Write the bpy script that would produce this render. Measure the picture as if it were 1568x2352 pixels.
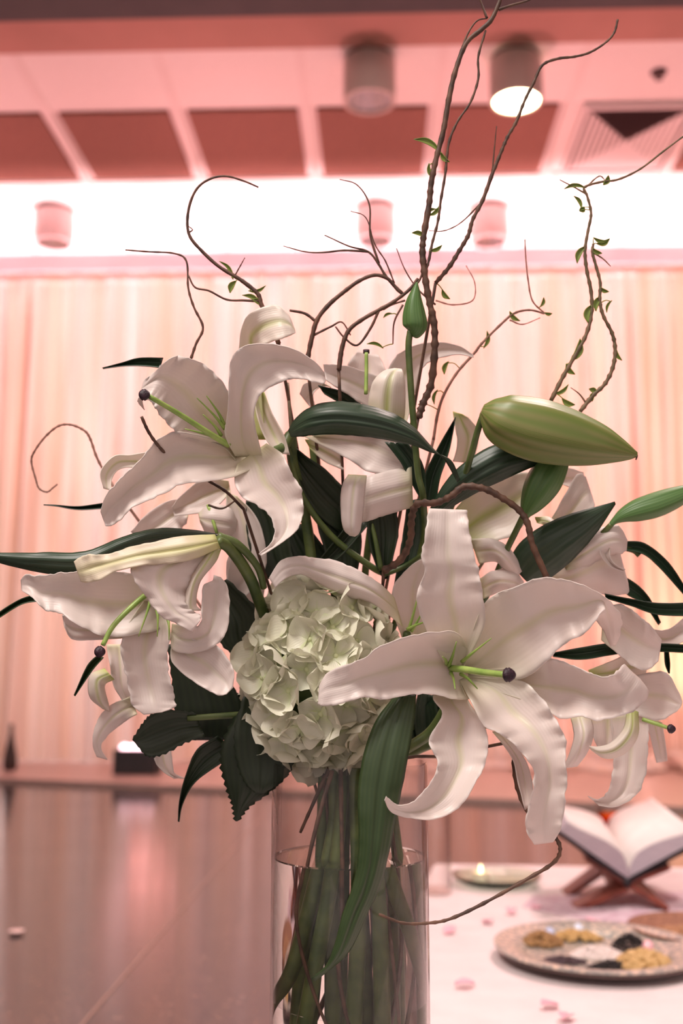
import bpy, bmesh, math, random
from mathutils import Vector, Matrix, noise
random.seed(7)
for o in list(bpy.data.objects): bpy.data.objects.remove(o, do_unlink=True)
scene = bpy.context.scene
COL = scene.collection
# ------------------------------------------------------------------ camera
F = 2450.0; PITCH = math.radians(8.45); YAW = math.radians(2.0); CAMZ = 0.56
cam_d = bpy.data.cameras.new('camera'); cam = bpy.data.objects.new('camera', cam_d); COL.objects.link(cam)
cam.location = (0, 0, CAMZ); cam.rotation_euler = (math.pi/2 + PITCH, 0, YAW)
cam_d.sensor_fit = 'HORIZONTAL'; cam_d.sensor_width = 24; cam_d.lens = 24*F/1568
cam_d.clip_start = 0.05; cam_d.clip_end = 60
cam_d.dof.use_dof = True; cam_d.dof.focus_distance = 0.745; cam_d.dof.aperture_fstop = 5.0
scene.camera = cam
scene.view_settings.view_transform = 'Standard'; scene.view_settings.look = 'None'
scene.view_settings.gamma = 1; scene.view_settings.use_curve_mapping = False
scene.view_settings.exposure = 1.45
# ------------------------------------------------------------------ world and lights
w = bpy.data.worlds.new('world'); scene.world = w; w.use_nodes = True
w.node_tree.nodes['Background'].inputs[0].default_value = (1.0, 0.80, 0.76, 1)
w.node_tree.nodes['Background'].inputs[1].default_value = 0.34
CEIL = CAMZ + 2.6
def light(kind, name, loc, energy, color, rot=(0, 0, 0), **k):
    d = bpy.data.lights.new(name, kind); d.energy = energy; d.color = color
    for a, v in k.items(): setattr(d, a, v)
    o = bpy.data.objects.new(name, d); COL.objects.link(o); o.location = loc; o.rotation_euler = rot
    return o
# floor uplights in a row before the drapes, aimed at the ceiling and grazing the cloth
for i in range(11):
    light('SPOT', 'ceiling_uplight', (-3.0 + .6*i, 6.02, .18), 260, (1, .54, .57), (math.pi, 0, 0), spot_size=.62, spot_blend=.8, shadow_soft_size=.06)
for i in range(5):
    light('SPOT', 'ceiling_uplight', (-2.8 + 1.4*i, 5.9, .18), 80, (1, .37, .40), (math.pi + .46, 0, 0), spot_size=1.0, spot_blend=1, shadow_soft_size=.06)  # second, wider row added to spread pink over the nearer ceiling
for x, e, c in ((-.1, 3, (1, .50, .50)), (1.85, 24, (1, .62, .38))):
    light('SPOT', 'drape_uplight', (x, 5.96, .18), e, c, (math.pi - .45, 0, 0), spot_size=1.7, spot_blend=1, shadow_soft_size=.06)
light('SPOT', 'drape_uplight', (-1.36, 6.10, .20), 26, (1, .42, .48), (math.pi - .50, 0, 0), spot_size=.9, spot_blend=1, shadow_soft_size=.04)
# lamps standing behind the drapes, glowing through the cloth
for x, e, c in ((-2.0, 12.5, (1, .78, .76)), (-.6, 12.5, (1, .66, .68)), (.7, 12, (1, .55, .54)), (1.9, 15, (1, .48, .40))):
    light('AREA', 'backlight', (x, 7.3, 1.5), e, c, (-math.pi/2, 0, 0), shape='RECTANGLE', size=1.2, size_y=2.4)
# unseen overhead area lights: one behind the camera, one added over the tray
light('AREA', 'unseen_downlight', (-.9, -.5, CEIL-.15), 46, (1, .90, .84), (-.25, -.12, 0), shape='DISK', size=1.2)
light('AREA', 'unseen_downlight', (.9, 1.9, CEIL-.25), 19, (1, .76, .73), (0, .3, 0), shape='DISK', size=.6)  # added to brighten the book pages and the tray

# ------------------------------------------------------------------ projection of measured image points to places in the room
R3 = cam.rotation_euler.to_matrix(); CAM = Vector(cam.location)
def ray(px, py): return R3 @ Vector(((px-784)/F, (1176-py)/F, -1))
def P(px, py, depth): return CAM + ray(px, py)*depth
def Q(px, py, z):
    r = ray(px, py); return CAM + r*((z-CAMZ)/r.z)
B0 = 0.75
def C(x, y, z): return P(x, y, B0 + z/100.0)

# ------------------------------------------------------------------ object helpers
def empty(name, loc, label=None, cat=None, group=None):
    o = bpy.data.objects.new(name, None); COL.objects.link(o); o.location = loc; o.empty_display_size = .02
    tag(o, label, cat, group); return o
def tag(o, label=None, cat=None, group=None, kind=None):
    if label: o['label'] = label
    if cat: o['category'] = cat
    if group: o['group'] = group
    if kind: o['kind'] = kind
    return o
WL = {}
def wloc(o):
    v = Vector(o.location); p = o.parent
    while p: v += Vector(p.location); p = p.parent
    return v
def mk(name, verts, faces, mat, parent=None, loc=None, uv=None, smooth=True, thick=0):
    """vertices in world coordinates"""
    off = Vector((0, 0, 0)) if parent is None else wloc(parent)
    if parent is None and loc is not None: off = Vector(loc)
    me = bpy.data.meshes.new(name)
    me.from_pydata([tuple(Vector(v)-off) for v in verts], [], faces)
    if smooth: me.shade_smooth()
    if uv:
        l = me.uv_layers.new(name='uv')
        for p in me.polygons:
            for li in p.loop_indices: l.data[li].uv = uv[me.loops[li].vertex_index]
    me.materials.append(mat)
    o = bpy.data.objects.new(name, me); COL.objects.link(o)
    if parent: o.parent = parent
    elif loc is not None: o.location = off
    if thick:
        m = o.modifiers.new('thickness', 'SOLIDIFY'); m.thickness = thick; m.offset = 0
    return o
def from_bm(name, bm, mat, parent=None, loc=None, smooth=False):
    bm.verts.index_update()
    v = [x.co.copy() for x in bm.verts]; f = [[q.index for q in p.verts] for p in bm.faces]; bm.free()
    return mk(name, v, f, mat, parent, loc, smooth=smooth)
def box_vf(x0, y0, z0, x1, y1, z1):
    v = [(x0,y0,z0),(x1,y0,z0),(x1,y1,z0),(x0,y1,z0),(x0,y0,z1),(x1,y0,z1),(x1,y1,z1),(x0,y1,z1)]
    f = [(0,3,2,1),(4,5,6,7),(0,1,5,4),(1,2,6,5),(2,3,7,6),(3,0,4,7)]
    return v, f
def box(name, x0, y0, z0, x1, y1, z1, mat, parent=None, loc=None, bevel=0):
    v, f = box_vf(x0, y0, z0, x1, y1, z1)
    o = mk(name, v, f, mat, parent, loc, smooth=False)
    if bevel:
        m = o.modifiers.new('bevel', 'BEVEL'); m.width = bevel; m.segments = 2
    return o
def catmull(pts, n):
    """resample a list of tuples"""
    pts = [Vector(p) for p in pts]
    e = [pts[0]*2-pts[1]] + pts + [pts[-1]*2-pts[-2]]
    out = []
    for i in range(1, len(e)-2):
        for k in range(n):
            t = k/n
            a, b, c, d = e[i-1], e[i], e[i+1], e[i+2]
            out.append(0.5*((2*b) + (c-a)*t + (2*a-5*b+4*c-d)*t*t + (3*b-a-3*c+d)*t**3))
    out.append(pts[-1]); return out
def vcat(pts, n):   # for tuples longer than 3
    e = [tuple(2*a-b for a, b in zip(pts[0], pts[1]))] + list(pts) + [tuple(2*a-b for a, b in zip(pts[-1], pts[-2]))]
    out = []
    for i in range(1, len(e)-2):
        for k in range(n):
            t = k/n; A, Bq, Cq, D = e[i-1], e[i], e[i+1], e[i+2]
            out.append(tuple(0.5*(2*b+(c-a)*t+(2*a-5*b+4*c-d)*t*t+(3*b-a-3*c+d)*t**3) for a, b, c, d in zip(A, Bq, Cq, D)))
    out.append(tuple(pts[-1])); return out
def tube_vf(pts, rad, seg=8, cap=True):
    v, f = [], []
    n = len(pts); prev = None
    for i, p in enumerate(pts):
        t = (pts[min(i+1, n-1)]-pts[max(i-1, 0)])
        t = t.normalized() if t.length > 1e-9 else Vector((0, 0, 1))
        if prev is None:
            u = t.orthogonal().normalized()
        else:
            u = (prev - t*prev.dot(t))
            u = u.normalized() if u.length > 1e-6 else t.orthogonal().normalized()
        prev = u; q = t.cross(u)
        for k in range(seg):
            a = 2*math.pi*k/seg
            v.append(p + (u*math.cos(a)+q*math.sin(a))*rad[i])
    for i in range(n-1):
        for k in range(seg):
            a = i*seg+k; b = i*seg+(k+1) % seg
            f.append((a, b, b+seg, a+seg))
    if cap:
        f.append(tuple(range(seg))[::-1]); f.append(tuple((n-1)*seg+k for k in range(seg)))
    return v, f
def tube(name, pts, r0, r1, mat, parent, n=6, seg=8, bumpy=0, px=True, loc=None):
    """pts: image x, y, depth cm (px=True) or world points; radii in px or metres"""
    W = [C(*p) for p in pts] if px else [Vector(p) for p in pts]
    W = catmull(W, n); m = len(W); s = B0/F if px else 1
    rad = []
    for i in range(m):
        t = i/(m-1); r = (r0*(1-t)+r1*t)*s
        if bumpy: r *= 1+bumpy*(max(0, math.sin(i*2.1+r0*7))**6+.25*random.uniform(-1, 1))
        rad.append(r)
    v, f = tube_vf(W, rad, seg)
    return mk(name, v, f, mat, parent, loc)
def lathe_vf(prof, c=(0, 0), seg=40, closed=False):
    v, f = [], []
    for r, z in prof:
        for k in range(seg):
            a = 2*math.pi*k/seg; v.append((c[0]+r*math.cos(a), c[1]+r*math.sin(a), z))
    n = len(prof)
    rng = n if closed else n-1
    for i in range(rng):
        j = (i+1) % n
        for k in range(seg):
            b = (k+1) % seg; f.append((i*seg+k, i*seg+b, j*seg+b, j*seg+k))
    if not closed:
        f.append(tuple(range(seg))[::-1]); f.append(tuple((n-1)*seg+k for k in range(seg)))
    return v, f
def lathe(name, prof, c, mat, parent=None, seg=40, loc=None, closed=False, smooth=True):
    v, f = lathe_vf(prof, c, seg, closed)
    o = mk(name, v, f, mat, parent, loc, smooth=smooth)
    if smooth:
        try: o.data.set_sharp_from_angle(angle=math.radians(40))
        except Exception: pass
    return o

# ------------------------------------------------------------------ materials
def mat(name, color=(.8,.8,.8), rough=.5, metal=0, **k):
    m = bpy.data.materials.new(name); m.use_nodes = True
    b = m.node_tree.nodes['Principled BSDF']
    b.inputs['Base Color'].default_value = (*color, 1); b.inputs['Roughness'].default_value = rough; b.inputs['Metallic'].default_value = metal
    for a, v in k.items(): b.inputs[a.replace('_', ' ')].default_value = v
    return m
def noisy(m, c1, c2, scale=20, detail=4, bump=0, lo=.35, hi=.65, stretch=(1,1,1), coord='Object', bscale=None):
    nt = m.node_tree; b = nt.nodes['Principled BSDF']
    tc = nt.nodes.new('ShaderNodeTexCoord'); mp = nt.nodes.new('ShaderNodeMapping'); mp.inputs['Scale'].default_value = stretch
    nz = nt.nodes.new('ShaderNodeTexNoise'); nz.inputs['Scale'].default_value = scale; nz.inputs['Detail'].default_value = detail
    cr = nt.nodes.new('ShaderNodeValToRGB'); cr.color_ramp.elements[0].position = lo; cr.color_ramp.elements[1].position = hi
    cr.color_ramp.elements[0].color = (*c1, 1); cr.color_ramp.elements[1].color = (*c2, 1)
    nt.links.new(tc.outputs[coord], mp.inputs[0]); nt.links.new(mp.outputs[0], nz.inputs['Vector'])
    nt.links.new(nz.outputs['Fac'], cr.inputs[0]); nt.links.new(cr.outputs[0], b.inputs['Base Color'])
    if bump:
        bp = nt.nodes.new('ShaderNodeBump'); bp.inputs['Strength'].default_value = bump; bp.inputs['Distance'].default_value = .002
        n2 = nz
        if bscale:
            n2 = nt.nodes.new('ShaderNodeTexNoise'); n2.inputs['Scale'].default_value = bscale; nt.links.new(mp.outputs[0], n2.inputs['Vector'])
        nt.links.new(n2.outputs['Fac'], bp.inputs['Height']); nt.links.new(bp.outputs[0], b.inputs['Normal'])
    return m
def petal_mat(name, base, rib, transl=.3, ribw=.07, ribv=.95, throat=.22, dark=(.62,.66,.30)):
    """thin petal: diffuse and translucent light, veins and a coloured midrib from its own uv (u across, v along)"""
    m = bpy.data.materials.new(name); m.use_nodes = True; nt = m.node_tree; nt.nodes.clear()
    N = nt.nodes.new; L = nt.links.new
    out = N('ShaderNodeOutputMaterial'); uv = N('ShaderNodeTexCoord'); sp = N('ShaderNodeSeparateXYZ'); L(uv.outputs['UV'], sp.inputs[0])
    def M(op, a, b=None, clamp=False):
        n = N('ShaderNodeMath'); n.operation = op; n.use_clamp = clamp
        for i, x in enumerate((a, b)):
            if x is None: continue
            if isinstance(x, (int, float)): n.inputs[i].default_value = x
            else: L(x, n.inputs[i])
        return n.outputs[0]
    u, v = sp.outputs[0], sp.outputs[1]
    d = M('ABSOLUTE', M('SUBTRACT', u, .5))
    ribf = M('SUBTRACT', 1, M('DIVIDE', d, ribw), True)
    fade = M('SUBTRACT', 1, M('DIVIDE', v, ribv), True)
    f1 = M('MULTIPLY', M('MULTIPLY', ribf, fade), 1.0)
    th = M('POWER', M('SUBTRACT', 1, M('DIVIDE', v, throat), True), 1.3)
    fac = M('MAXIMUM', f1, M('MULTIPLY', th, .85))
    nz = N('ShaderNodeTexNoise'); nz.inputs['Scale'].default_value = 18; L(uv.outputs['Object'], nz.inputs['Vector'])
    c0 = N('ShaderNodeMixRGB'); c0.inputs[1].default_value = (*base, 1); c0.inputs[2].default_value = (base[0]*.95, base[1]*.87, base[2]*.84, 1)
    L(M('MULTIPLY', nz.outputs['Fac'], .8), c0.inputs[0])
    c1 = N('ShaderNodeMixRGB'); L(fac, c1.inputs[0]); L(c0.outputs[0], c1.inputs[1]); c1.inputs[2].default_value = (*rib, 1)
    wv = N('ShaderNodeTexWave'); wv.wave_type = 'BANDS'; wv.bands_direction = 'X'; wv.inputs['Scale'].default_value = 5; wv.inputs['Distortion'].default_value = 3.0
    wv.inputs['Detail'].default_value = 2; wv.inputs['Detail Scale'].default_value = 1.0; L(uv.outputs['UV'], wv.inputs['Vector'])
    n3 = N('ShaderNodeTexNoise'); n3.inputs['Scale'].default_value = 55; L(uv.outputs['Object'], n3.inputs['Vector'])
    bp = N('ShaderNodeBump'); bp.inputs['Strength'].default_value = .10; bp.inputs['Distance'].default_value = .0006
    L(M('ADD', wv.outputs['Fac'], M('MULTIPLY', n3.outputs['Fac'], 1.6)), bp.inputs['Height'])
    df = N('ShaderNodeBsdfDiffuse'); tr = N('ShaderNodeBsdfTranslucent'); gl = N('ShaderNodeBsdfGlossy'); gl.inputs['Roughness'].default_value = .42
    L(c1.outputs[0], df.inputs[0]); L(c1.outputs[0], tr.inputs[0]); L(bp.outputs[0], df.inputs['Normal']); L(bp.outputs[0], gl.inputs['Normal'])
    ms = N('ShaderNodeMixShader'); ms.inputs[0].default_value = transl; L(df.outputs[0], ms.inputs[1]); L(tr.outputs[0], ms.inputs[2])
    m2 = N('ShaderNodeMixShader'); m2.inputs[0].default_value = .04; L(ms.outputs[0], m2.inputs[1]); L(gl.outputs[0], m2.inputs[2])
    L(m2.outputs[0], out.inputs[0]); return m
def leaf_mat(name, c1, c2, rough=.42, veins=9):
    m = mat(name, c1, rough); nt = m.node_tree; b = nt.nodes['Principled BSDF']; N = nt.nodes.new; L = nt.links.new
    tc = N('ShaderNodeTexCoord'); wv = N('ShaderNodeTexWave'); wv.wave_type = 'BANDS'; wv.bands_direction = 'X'
    wv.inputs['Scale'].default_value = veins/6.28*2; wv.inputs['Distortion'].default_value = 1.6; wv.inputs['Detail'].default_value = 2
    L(tc.outputs['UV'], wv.inputs['Vector'])
    nz = N('ShaderNodeTexNoise'); nz.inputs['Scale'].default_value = 25; L(tc.outputs['Object'], nz.inputs['Vector'])
    ad = N('ShaderNodeMath'); ad.operation = 'MULTIPLY'; L(wv.outputs['Fac'], ad.inputs[0]); L(nz.outputs['Fac'], ad.inputs[1])
    mx = N('ShaderNodeMixRGB'); mx.inputs[1].default_value = (*c1, 1); mx.inputs[2].default_value = (*[p*.55+q*.45 for p, q in zip(c1, c2)], 1); L(ad.outputs[0], mx.inputs[0]); L(mx.outputs[0], b.inputs['Base Color'])
    bp = N('ShaderNodeBump'); bp.inputs['Strength'].default_value = .14; bp.inputs['Distance'].default_value = .0006; L(wv.outputs['Fac'], bp.inputs['Height']); L(bp.outputs[0], b.inputs['Normal'])
    return m
PETAL = petal_mat('lily_petal_white', (.84, .78, .74), (.72, .70, .44), .30, ribw=.10)
PETAL_IN = petal_mat('lily_petal_inner', (.84, .78, .74), (.74, .71, .50), .30, ribw=.10, ribv=.9, throat=.24)
PETAL_GR = petal_mat('lily_petal_back', (.85, .80, .72), (.50, .58, .12), .28, ribw=.16, ribv=1.3, throat=.35)
PETAL_EDGE = petal_mat('lily_petal_yellowed', (.84, .78, .62), (.66, .66, .25), .28, ribw=.3, ribv=1.5, throat=.2)
HYD = petal_mat('hydrangea_petal', (.77, .79, .64), (.62, .72, .36), .25, ribw=.04, ribv=.6, throat=.35)
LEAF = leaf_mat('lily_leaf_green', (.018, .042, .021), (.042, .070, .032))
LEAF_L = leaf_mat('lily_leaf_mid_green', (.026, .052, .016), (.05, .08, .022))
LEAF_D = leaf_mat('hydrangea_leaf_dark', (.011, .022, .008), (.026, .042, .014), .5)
LEAF_Y = leaf_mat('willow_leaf', (.20, .27, .05), (.30, .36, .08))
STEM = noisy(mat('green_stem', (.1,.2,.05), .45), (.045, .08, .02), (.11, .15, .04), 60)
STEM_Y = noisy(mat('bright_green_style', (.3,.45,.1), .4), (.22, .36, .07), (.35, .48, .12), 80)
BUDM = leaf_mat('bud_green', (.13, .18, .035), (.36, .25, .13), .42, 5)
BUDG = leaf_mat('young_bud_green', (.07, .16, .04), (.15, .24, .07), .45, 8)
STIG = noisy(mat('stigma_purple', (.05,.01,.03), .5), (.012, .003, .008), (.035, .008, .02), 400, bump=.5)
BARK = noisy(mat('willow_bark', (.1,.05,.03), .6), (.055, .028, .018), (.15, .075, .045), 90, bump=.4)
BARK_P = noisy(mat('willow_bark_pale', (.2,.1,.08), .6), (.20, .10, .07), (.34, .18, .13), 90)
BARK_G = noisy(mat('willow_bark_greenish', (.1,.08,.04), .6), (.10, .075, .035), (.20, .13, .07), 90)

# ------------------------------------------------------------------ petals, leaves, buds
def blade(name, st, material, parent, dz=0, ruff=3.0, n=6, na=14, thick=.0006, groove=.11, label=None, seed=None, serr=0, fold=0):
    """st: stations (ax, ay, bx, by, za, zm, zb): both edges in the image, depths in cm of edge, midrib, edge"""
    rnd = random.Random(seed if seed is not None else hash(tuple(st[0])) & 0xffff)
    st = [s if len(s) == 7 else (s[0], s[1], s[2], s[3], s[4], s[4]+(s[5] if len(s) > 5 else .5), s[4]) for s in st]
    rows = vcat(st, n); m = len(rows); v, f, uv = [], [], []
    p1, p2, q1, q2 = (rnd.uniform(0, 6.28) for _ in range(4)); w1, w2 = rnd.uniform(.55, .8), rnd.uniform(1.1, 1.5)
    for i, (ax, ay, bx, by, za, zm, zb) in enumerate(rows):
        t = i/(m-1)
        A = Vector((ax, ay, za*32)); Bv = Vector((bx, by, zb*32)); Mv = Vector(((ax+bx)/2, (ay+by)/2, zm*32))
        D = (Bv-A); Ln = max(D.length, 1e-3); dn = D/Ln
        win = min(1, t*3)*min(1, (1-t)*4+.1)
        for k in range(na+1):
            s = -1+2*k/na
            p = Mv + D*(s/2) + ((A+Bv)/2-Mv)*(s*s)
            ph = (p1, p2)[s > 0]
            sd = 3.7 if s > 0 else 9.1
            r = noise.noise(Vector((i*.42+p1*5, sd+p2, q1)))*1.9*ruff*min(1, Ln/60)
            e = abs(s)**2.5
            p.z += r*1.8*e*win*1.2
            p += dn*(math.copysign(1, s)*e*win*(noise.noise(Vector((i*.55+p2*5, sd+q1, q2)))*1.5+noise.noise(Vector((i*1.3+p1, sd+q2, 4)))*.5)*ruff*.65*min(1, Ln/60))
            if serr: p += dn*(math.copysign(1, s)*(abs(s) > .99)*serr*(i % 2))
            p.z += groove*32*(math.exp(-(s/.13)**2)-.45*math.exp(-((abs(s)-.33)/.16)**2))*min(1, Ln/60)*min(1, (1-t)*3+.1)
            p.z += noise.noise(Vector((p.x*.018, p.y*.018, p1*3)))*ruff*1.6*min(1, Ln/70)
            v.append(C(p.x, p.y, p.z/32+dz)); uv.append((k/na, t))
    for i in range(m-1):
        for k in range(na):
            a = i*(na+1)+k; f.append((a, a+1, a+na+2, a+na+1))
    o = mk(name, v, f, material, parent, uv=uv, thick=thick)
    if label: o['label'] = label
    return o
def bud_body(name, cl, material, parent, lobes=3, phase=0, depthamp=.12, squash=1.0):
    """cl: (x, y, z cm, r px)"""
    rows = vcat(cl, 6); v, f, uv = [], [], []; seg = 36; n = len(rows)
    pts = [C(a, b, c) for a, b, c, r in rows]; prev = None
    for i, (a, b, c, r) in enumerate(rows):
        t = (pts[min(i+1, n-1)]-pts[max(i-1, 0)]).normalized()
        u = Vector((0, 0, 1)) - t*t.z if prev is None else prev-t*prev.dot(t)
        u.normalize(); prev = u; q = t.cross(u)
        for k in range(seg):
            th = 2*math.pi*k/seg
            g = abs(math.cos((th+phase)*lobes/2)); rr = r*B0/F*(1-depthamp*(1-min(1, g*2.2))**1.5 + .03*math.cos(th*lobes*2))
            v.append(pts[i]+(u*math.cos(th)+q*math.sin(th)*squash)*max(rr, .0002)); uv.append((((th/2/math.pi)*lobes) % 1, i/(n-1)))
    for i in range(n-1):
        for k in range(seg):
            b = (k+1) % seg; f.append((i*seg+k, i*seg+b, (i+1)*seg+b, (i+1)*seg+k))
    f.append(tuple(range(seg))[::-1]); f.append(tuple((n-1)*seg+k for k in range(seg)))
    return mk(name, v, f, material, parent, uv=uv)
def style(parent, pts, r0, r1, knob, kr=13):
    tube('style', pts, r0, r1, STEM_Y, parent)
    c = C(*knob); s = B0/F*kr; v, f = [], []
    bm = bmesh.new(); bmesh.ops.create_uvsphere(bm, u_segments=18, v_segments=12, radius=1)
    for q in bm.verts:
        a = math.atan2(q.co.y, q.co.x); k = 1+.16*math.cos(3*a+.6)
        q.co = Vector((q.co.x*k*s, q.co.y*k*s*.9, q.co.z*s*(1.05-.12*math.cos(3*a))))+c
    from_bm('stigma', bm, STIG, parent, smooth=True)
def filaments(parent, lst, z0, z1, r=4.5):
    for (x0, y0, x1, y1) in lst:
        tube('filament', [(x0, y0, z0), ((x0*.6+x1*.4)+2, (y0*.6+y1*.4)-2, z0*.55+z1*.45), (x1, y1, z1)], r, 1.2, STEM_Y, parent, n=5, seg=6)

# vase axis
VD = .79; VA = P(803, 1968, VD); VR = 180*VD/F; TABLE = .14
WATER_Z = VA.z; RIM_Z = P(803, 1752, VD).z
def invase(ox, oy, z): return Vector((VA.x+ox, VA.y+oy, z))
def vase_stem(parent, top, neck, foot, r=.0052, name='stem', material=None, n=8, mid=None):
    """top: list of image points above the vase; neck and foot: offsets from the vase axis"""
    pts = [C(*p) for p in top] + [invase(neck[0], neck[1], RIM_Z-.008)]
    a = invase(neck[0], neck[1], RIM_Z-.008); b = invase(foot[0], foot[1], TABLE+.022)
    r *= .84
    if mid: pts.append(invase(mid[0], mid[1], mid[2]))
    else: pts.append(a.lerp(b, .45)+Vector((.002, 0, 0)))
    pts.append(b)
    return tube(name, pts, r, r*1.05, material or STEM, parent, n=n, seg=10, px=False)
def flower(name, label, cat, group, foot):
    return empty(name, invase(foot[0], foot[1], TABLE+.02), label, cat, group)

# ================================================================== THE ROOM
WALLM = noisy(mat('pink_plaster', (.7,.5,.45), .8), (.72, .56, .50), (.76, .60, .54), 4)
CEILM = noisy(mat('ceiling_plaster', (.8,.74,.70), .85), (.78, .72, .68), (.82, .76, .72), 3)
TILEM = noisy(mat('ceiling_tile_white', (.85,.8,.76), .9), (.80, .76, .72), (.86, .82, .78), 120, bump=.2)
DARKP = noisy(mat('dark_acoustic_panel', (.2,.1,.08), .9), (.24, .11, .085), (.29, .135, .10), 60, bump=.3)
BEAMM = noisy(mat('grey_beam_paint', (.25,.2,.2), .8), (.07, .068, .07), (.085, .08, .08), 5)
FLOORM = mat('terrazzo_floor', (.1,.08,.08), .16)
def floor_nodes(m):
    nt = m.node_tree; b = nt.nodes['Principled BSDF']; N = nt.nodes.new; L = nt.links.new
    tc = N('ShaderNodeTexCoord'); vo = N('ShaderNodeTexVoronoi'); vo.inputs['Scale'].default_value = 170; L(tc.outputs['Object'], vo.inputs['Vector'])
    cr = N('ShaderNodeValToRGB'); e = cr.color_ramp.elements; e[0].position = 0; e[0].color = (.026, .023, .027, 1); e[1].position = 1; e[1].color = (.22, .14, .10, 1)
    a = e.new(.80); a.color = (.038, .032, .036, 1); c = e.new(.95); c.color = (.06, .045, .042, 1)
    sp = N('ShaderNodeSeparateXYZ'); L(vo.outputs['Color'], sp.inputs[0]); L(sp.outputs[0], cr.inputs[0]); L(cr.outputs[0], b.inputs['Base Color'])
    nz = N('ShaderNodeTexNoise'); nz.inputs['Scale'].default_value = 2.5; L(tc.outputs['Object'], nz.inputs['Vector'])
    r = N('ShaderNodeMapRange'); r.inputs['To Min'].default_value = .10; r.inputs['To Max'].default_value = .20; L(nz.outputs['Fac'], r.inputs[0]); L(r.outputs[0], b.inputs['Roughness'])
    b.inputs['IOR'].default_value = 1.52
floor_nodes(FLOORM)
fl = box('floor', -5, -2.5, -.1, 5, 7.6, 0, FLOORM); tag(fl, 'dark glossy speckled terrazzo floor', None, None, 'structure')
BRASS = mat('divider_strip', (.30, .20, .16), .35)
for (x0, y0, x1, y1) in ((190, 2352, 575, 1905),):
    a, b = Q(x0, y0, 0), Q(x1, y1, 0); d = (b-a).normalized(); a -= d*.8; b += d*2.0; nrm = Vector((-d.y, d.x, 0))*.0022
    mk('divider_strip', [a-nrm, b-nrm, b+nrm, a+nrm]+[p+Vector((0, 0, .0015)) for p in (a-nrm, b-nrm, b+nrm, a+nrm)],
       [(0,3,2,1),(4,5,6,7),(0,1,5,4),(1,2,6,5),(2,3,7,6),(3,0,4,7)], BRASS, fl, smooth=False)
# raised border strip before the drape
def prism(name, outline, z0, z1, m, parent=None, loc=None):
    n = len(outline); v = [(x, y, z0) for x, y in outline]+[(x, y, z1) for x, y in outline]
    f = [tuple(range(n))[::-1], tuple(range(n, 2*n))]+[(i, (i+1) % n, n+(i+1) % n, n+i) for i in range(n)]
    return mk(name, v, f, m, parent, loc, smooth=False)
ya, yb = Q(0, 1800, 0), Q(1568, 1872, 0)
sl = (yb.y-ya.y)/(yb.x-ya.x)
KERB = noisy(mat('pale_border_stone', (.6,.4,.33), .35), (.42, .30, .26), (.50, .36, .31), 30)
o = prism('trim_1', [(-5, ya.y+sl*(-5-ya.x)), (5, max(3.2, ya.y+sl*(5-ya.x))), (5, 7.5), (-5, 7.5)], .0, .022, KERB)
tag(o, 'pale raised border of stone along the drapes', None, None, 'structure')
o = box('wall_back', -5, 7.5, 0, 5, 7.6, CEIL, mat('back_wall', (.55, .42, .38), .8)); tag(o, 'plain wall behind the drapes', None, None, 'structure')
o = box('wall_left', -5.1, -2.5, 0, -5, 7.6, CEIL, WALLM); tag(o, kind='structure')
o = box('wall_right', 5, -2.5, 0, 5.1, 7.6, CEIL, WALLM); tag(o, kind='structure')
ceil = box('ceiling', -5, -2.5, CEIL+.012, 5, 7.6, CEIL+.1, CEILM); tag(ceil, 'white tiled ceiling washed with pink light', None, None, 'structure')
Y1, Y2, Y3 = Q(800, 100, CEIL).y, Q(800, 250, CEIL).y, Q(800, 400, CEIL).y
RAILY = 6.34
T = .61; x0 = Q(705, 250, CEIL).x
for k in range(-7, 8):
    xa, xb = x0+k*T, x0+(k+1)*T
    if xb > 5 or xa < -5: continue
    g = .006
    box('ceiling_tile', xa+g, Y1, CEIL-.004, xb-g, Y2-.035, CEIL+.011, TILEM, ceil)
    y = Y3+.03
    if k != 2: box('dark_panel', xa+.045, Y2, CEIL-.006, xb-.045, Y3, CEIL+.011, DARKP, ceil)
    while y < RAILY+.6:
        box('ceiling_tile', xa+g, y+g, CEIL-.004, xb-g, y+T-g, CEIL+.011, TILEM, ceil); y += T
    box('ceiling_rail', xa-.02, Y1, CEIL-.010, xa+.02, Y3+.03, CEIL+.011, CEILM, ceil) if k not in () else None
# plaster margin and grey beam
by = Q(800, 33, CEIL-.12).y
o = box('trim_2', -5, by-.9, CEIL-.12, 5, by, CEIL+.01, BEAMM); tag(o, 'grey ceiling beam across the top of the picture', None, None, 'structure')
SALM = noisy(mat('salmon_plaster', (.6,.3,.25), .85), (.44, .24, .19), (.48, .26, .21), 4)
o = box('trim_3', -5, by, CEIL-.02, 5, Y1-.004, CEIL+.010, SALM); tag(o, 'salmon plaster margin between beam and ceiling tiles', None, None, 'structure')
# drape rail / soffit face
o = box('trim_4', -5, RAILY, CEIL-.115, 5, RAILY+.03, CEIL-.002, noisy(mat('mauve_soffit', (.5,.4,.42), .7), (.46, .37, .40), (.52, .42, .44), 3)); tag(o, 'mauve rail face above the drapes', None, None, 'structure')
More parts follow.
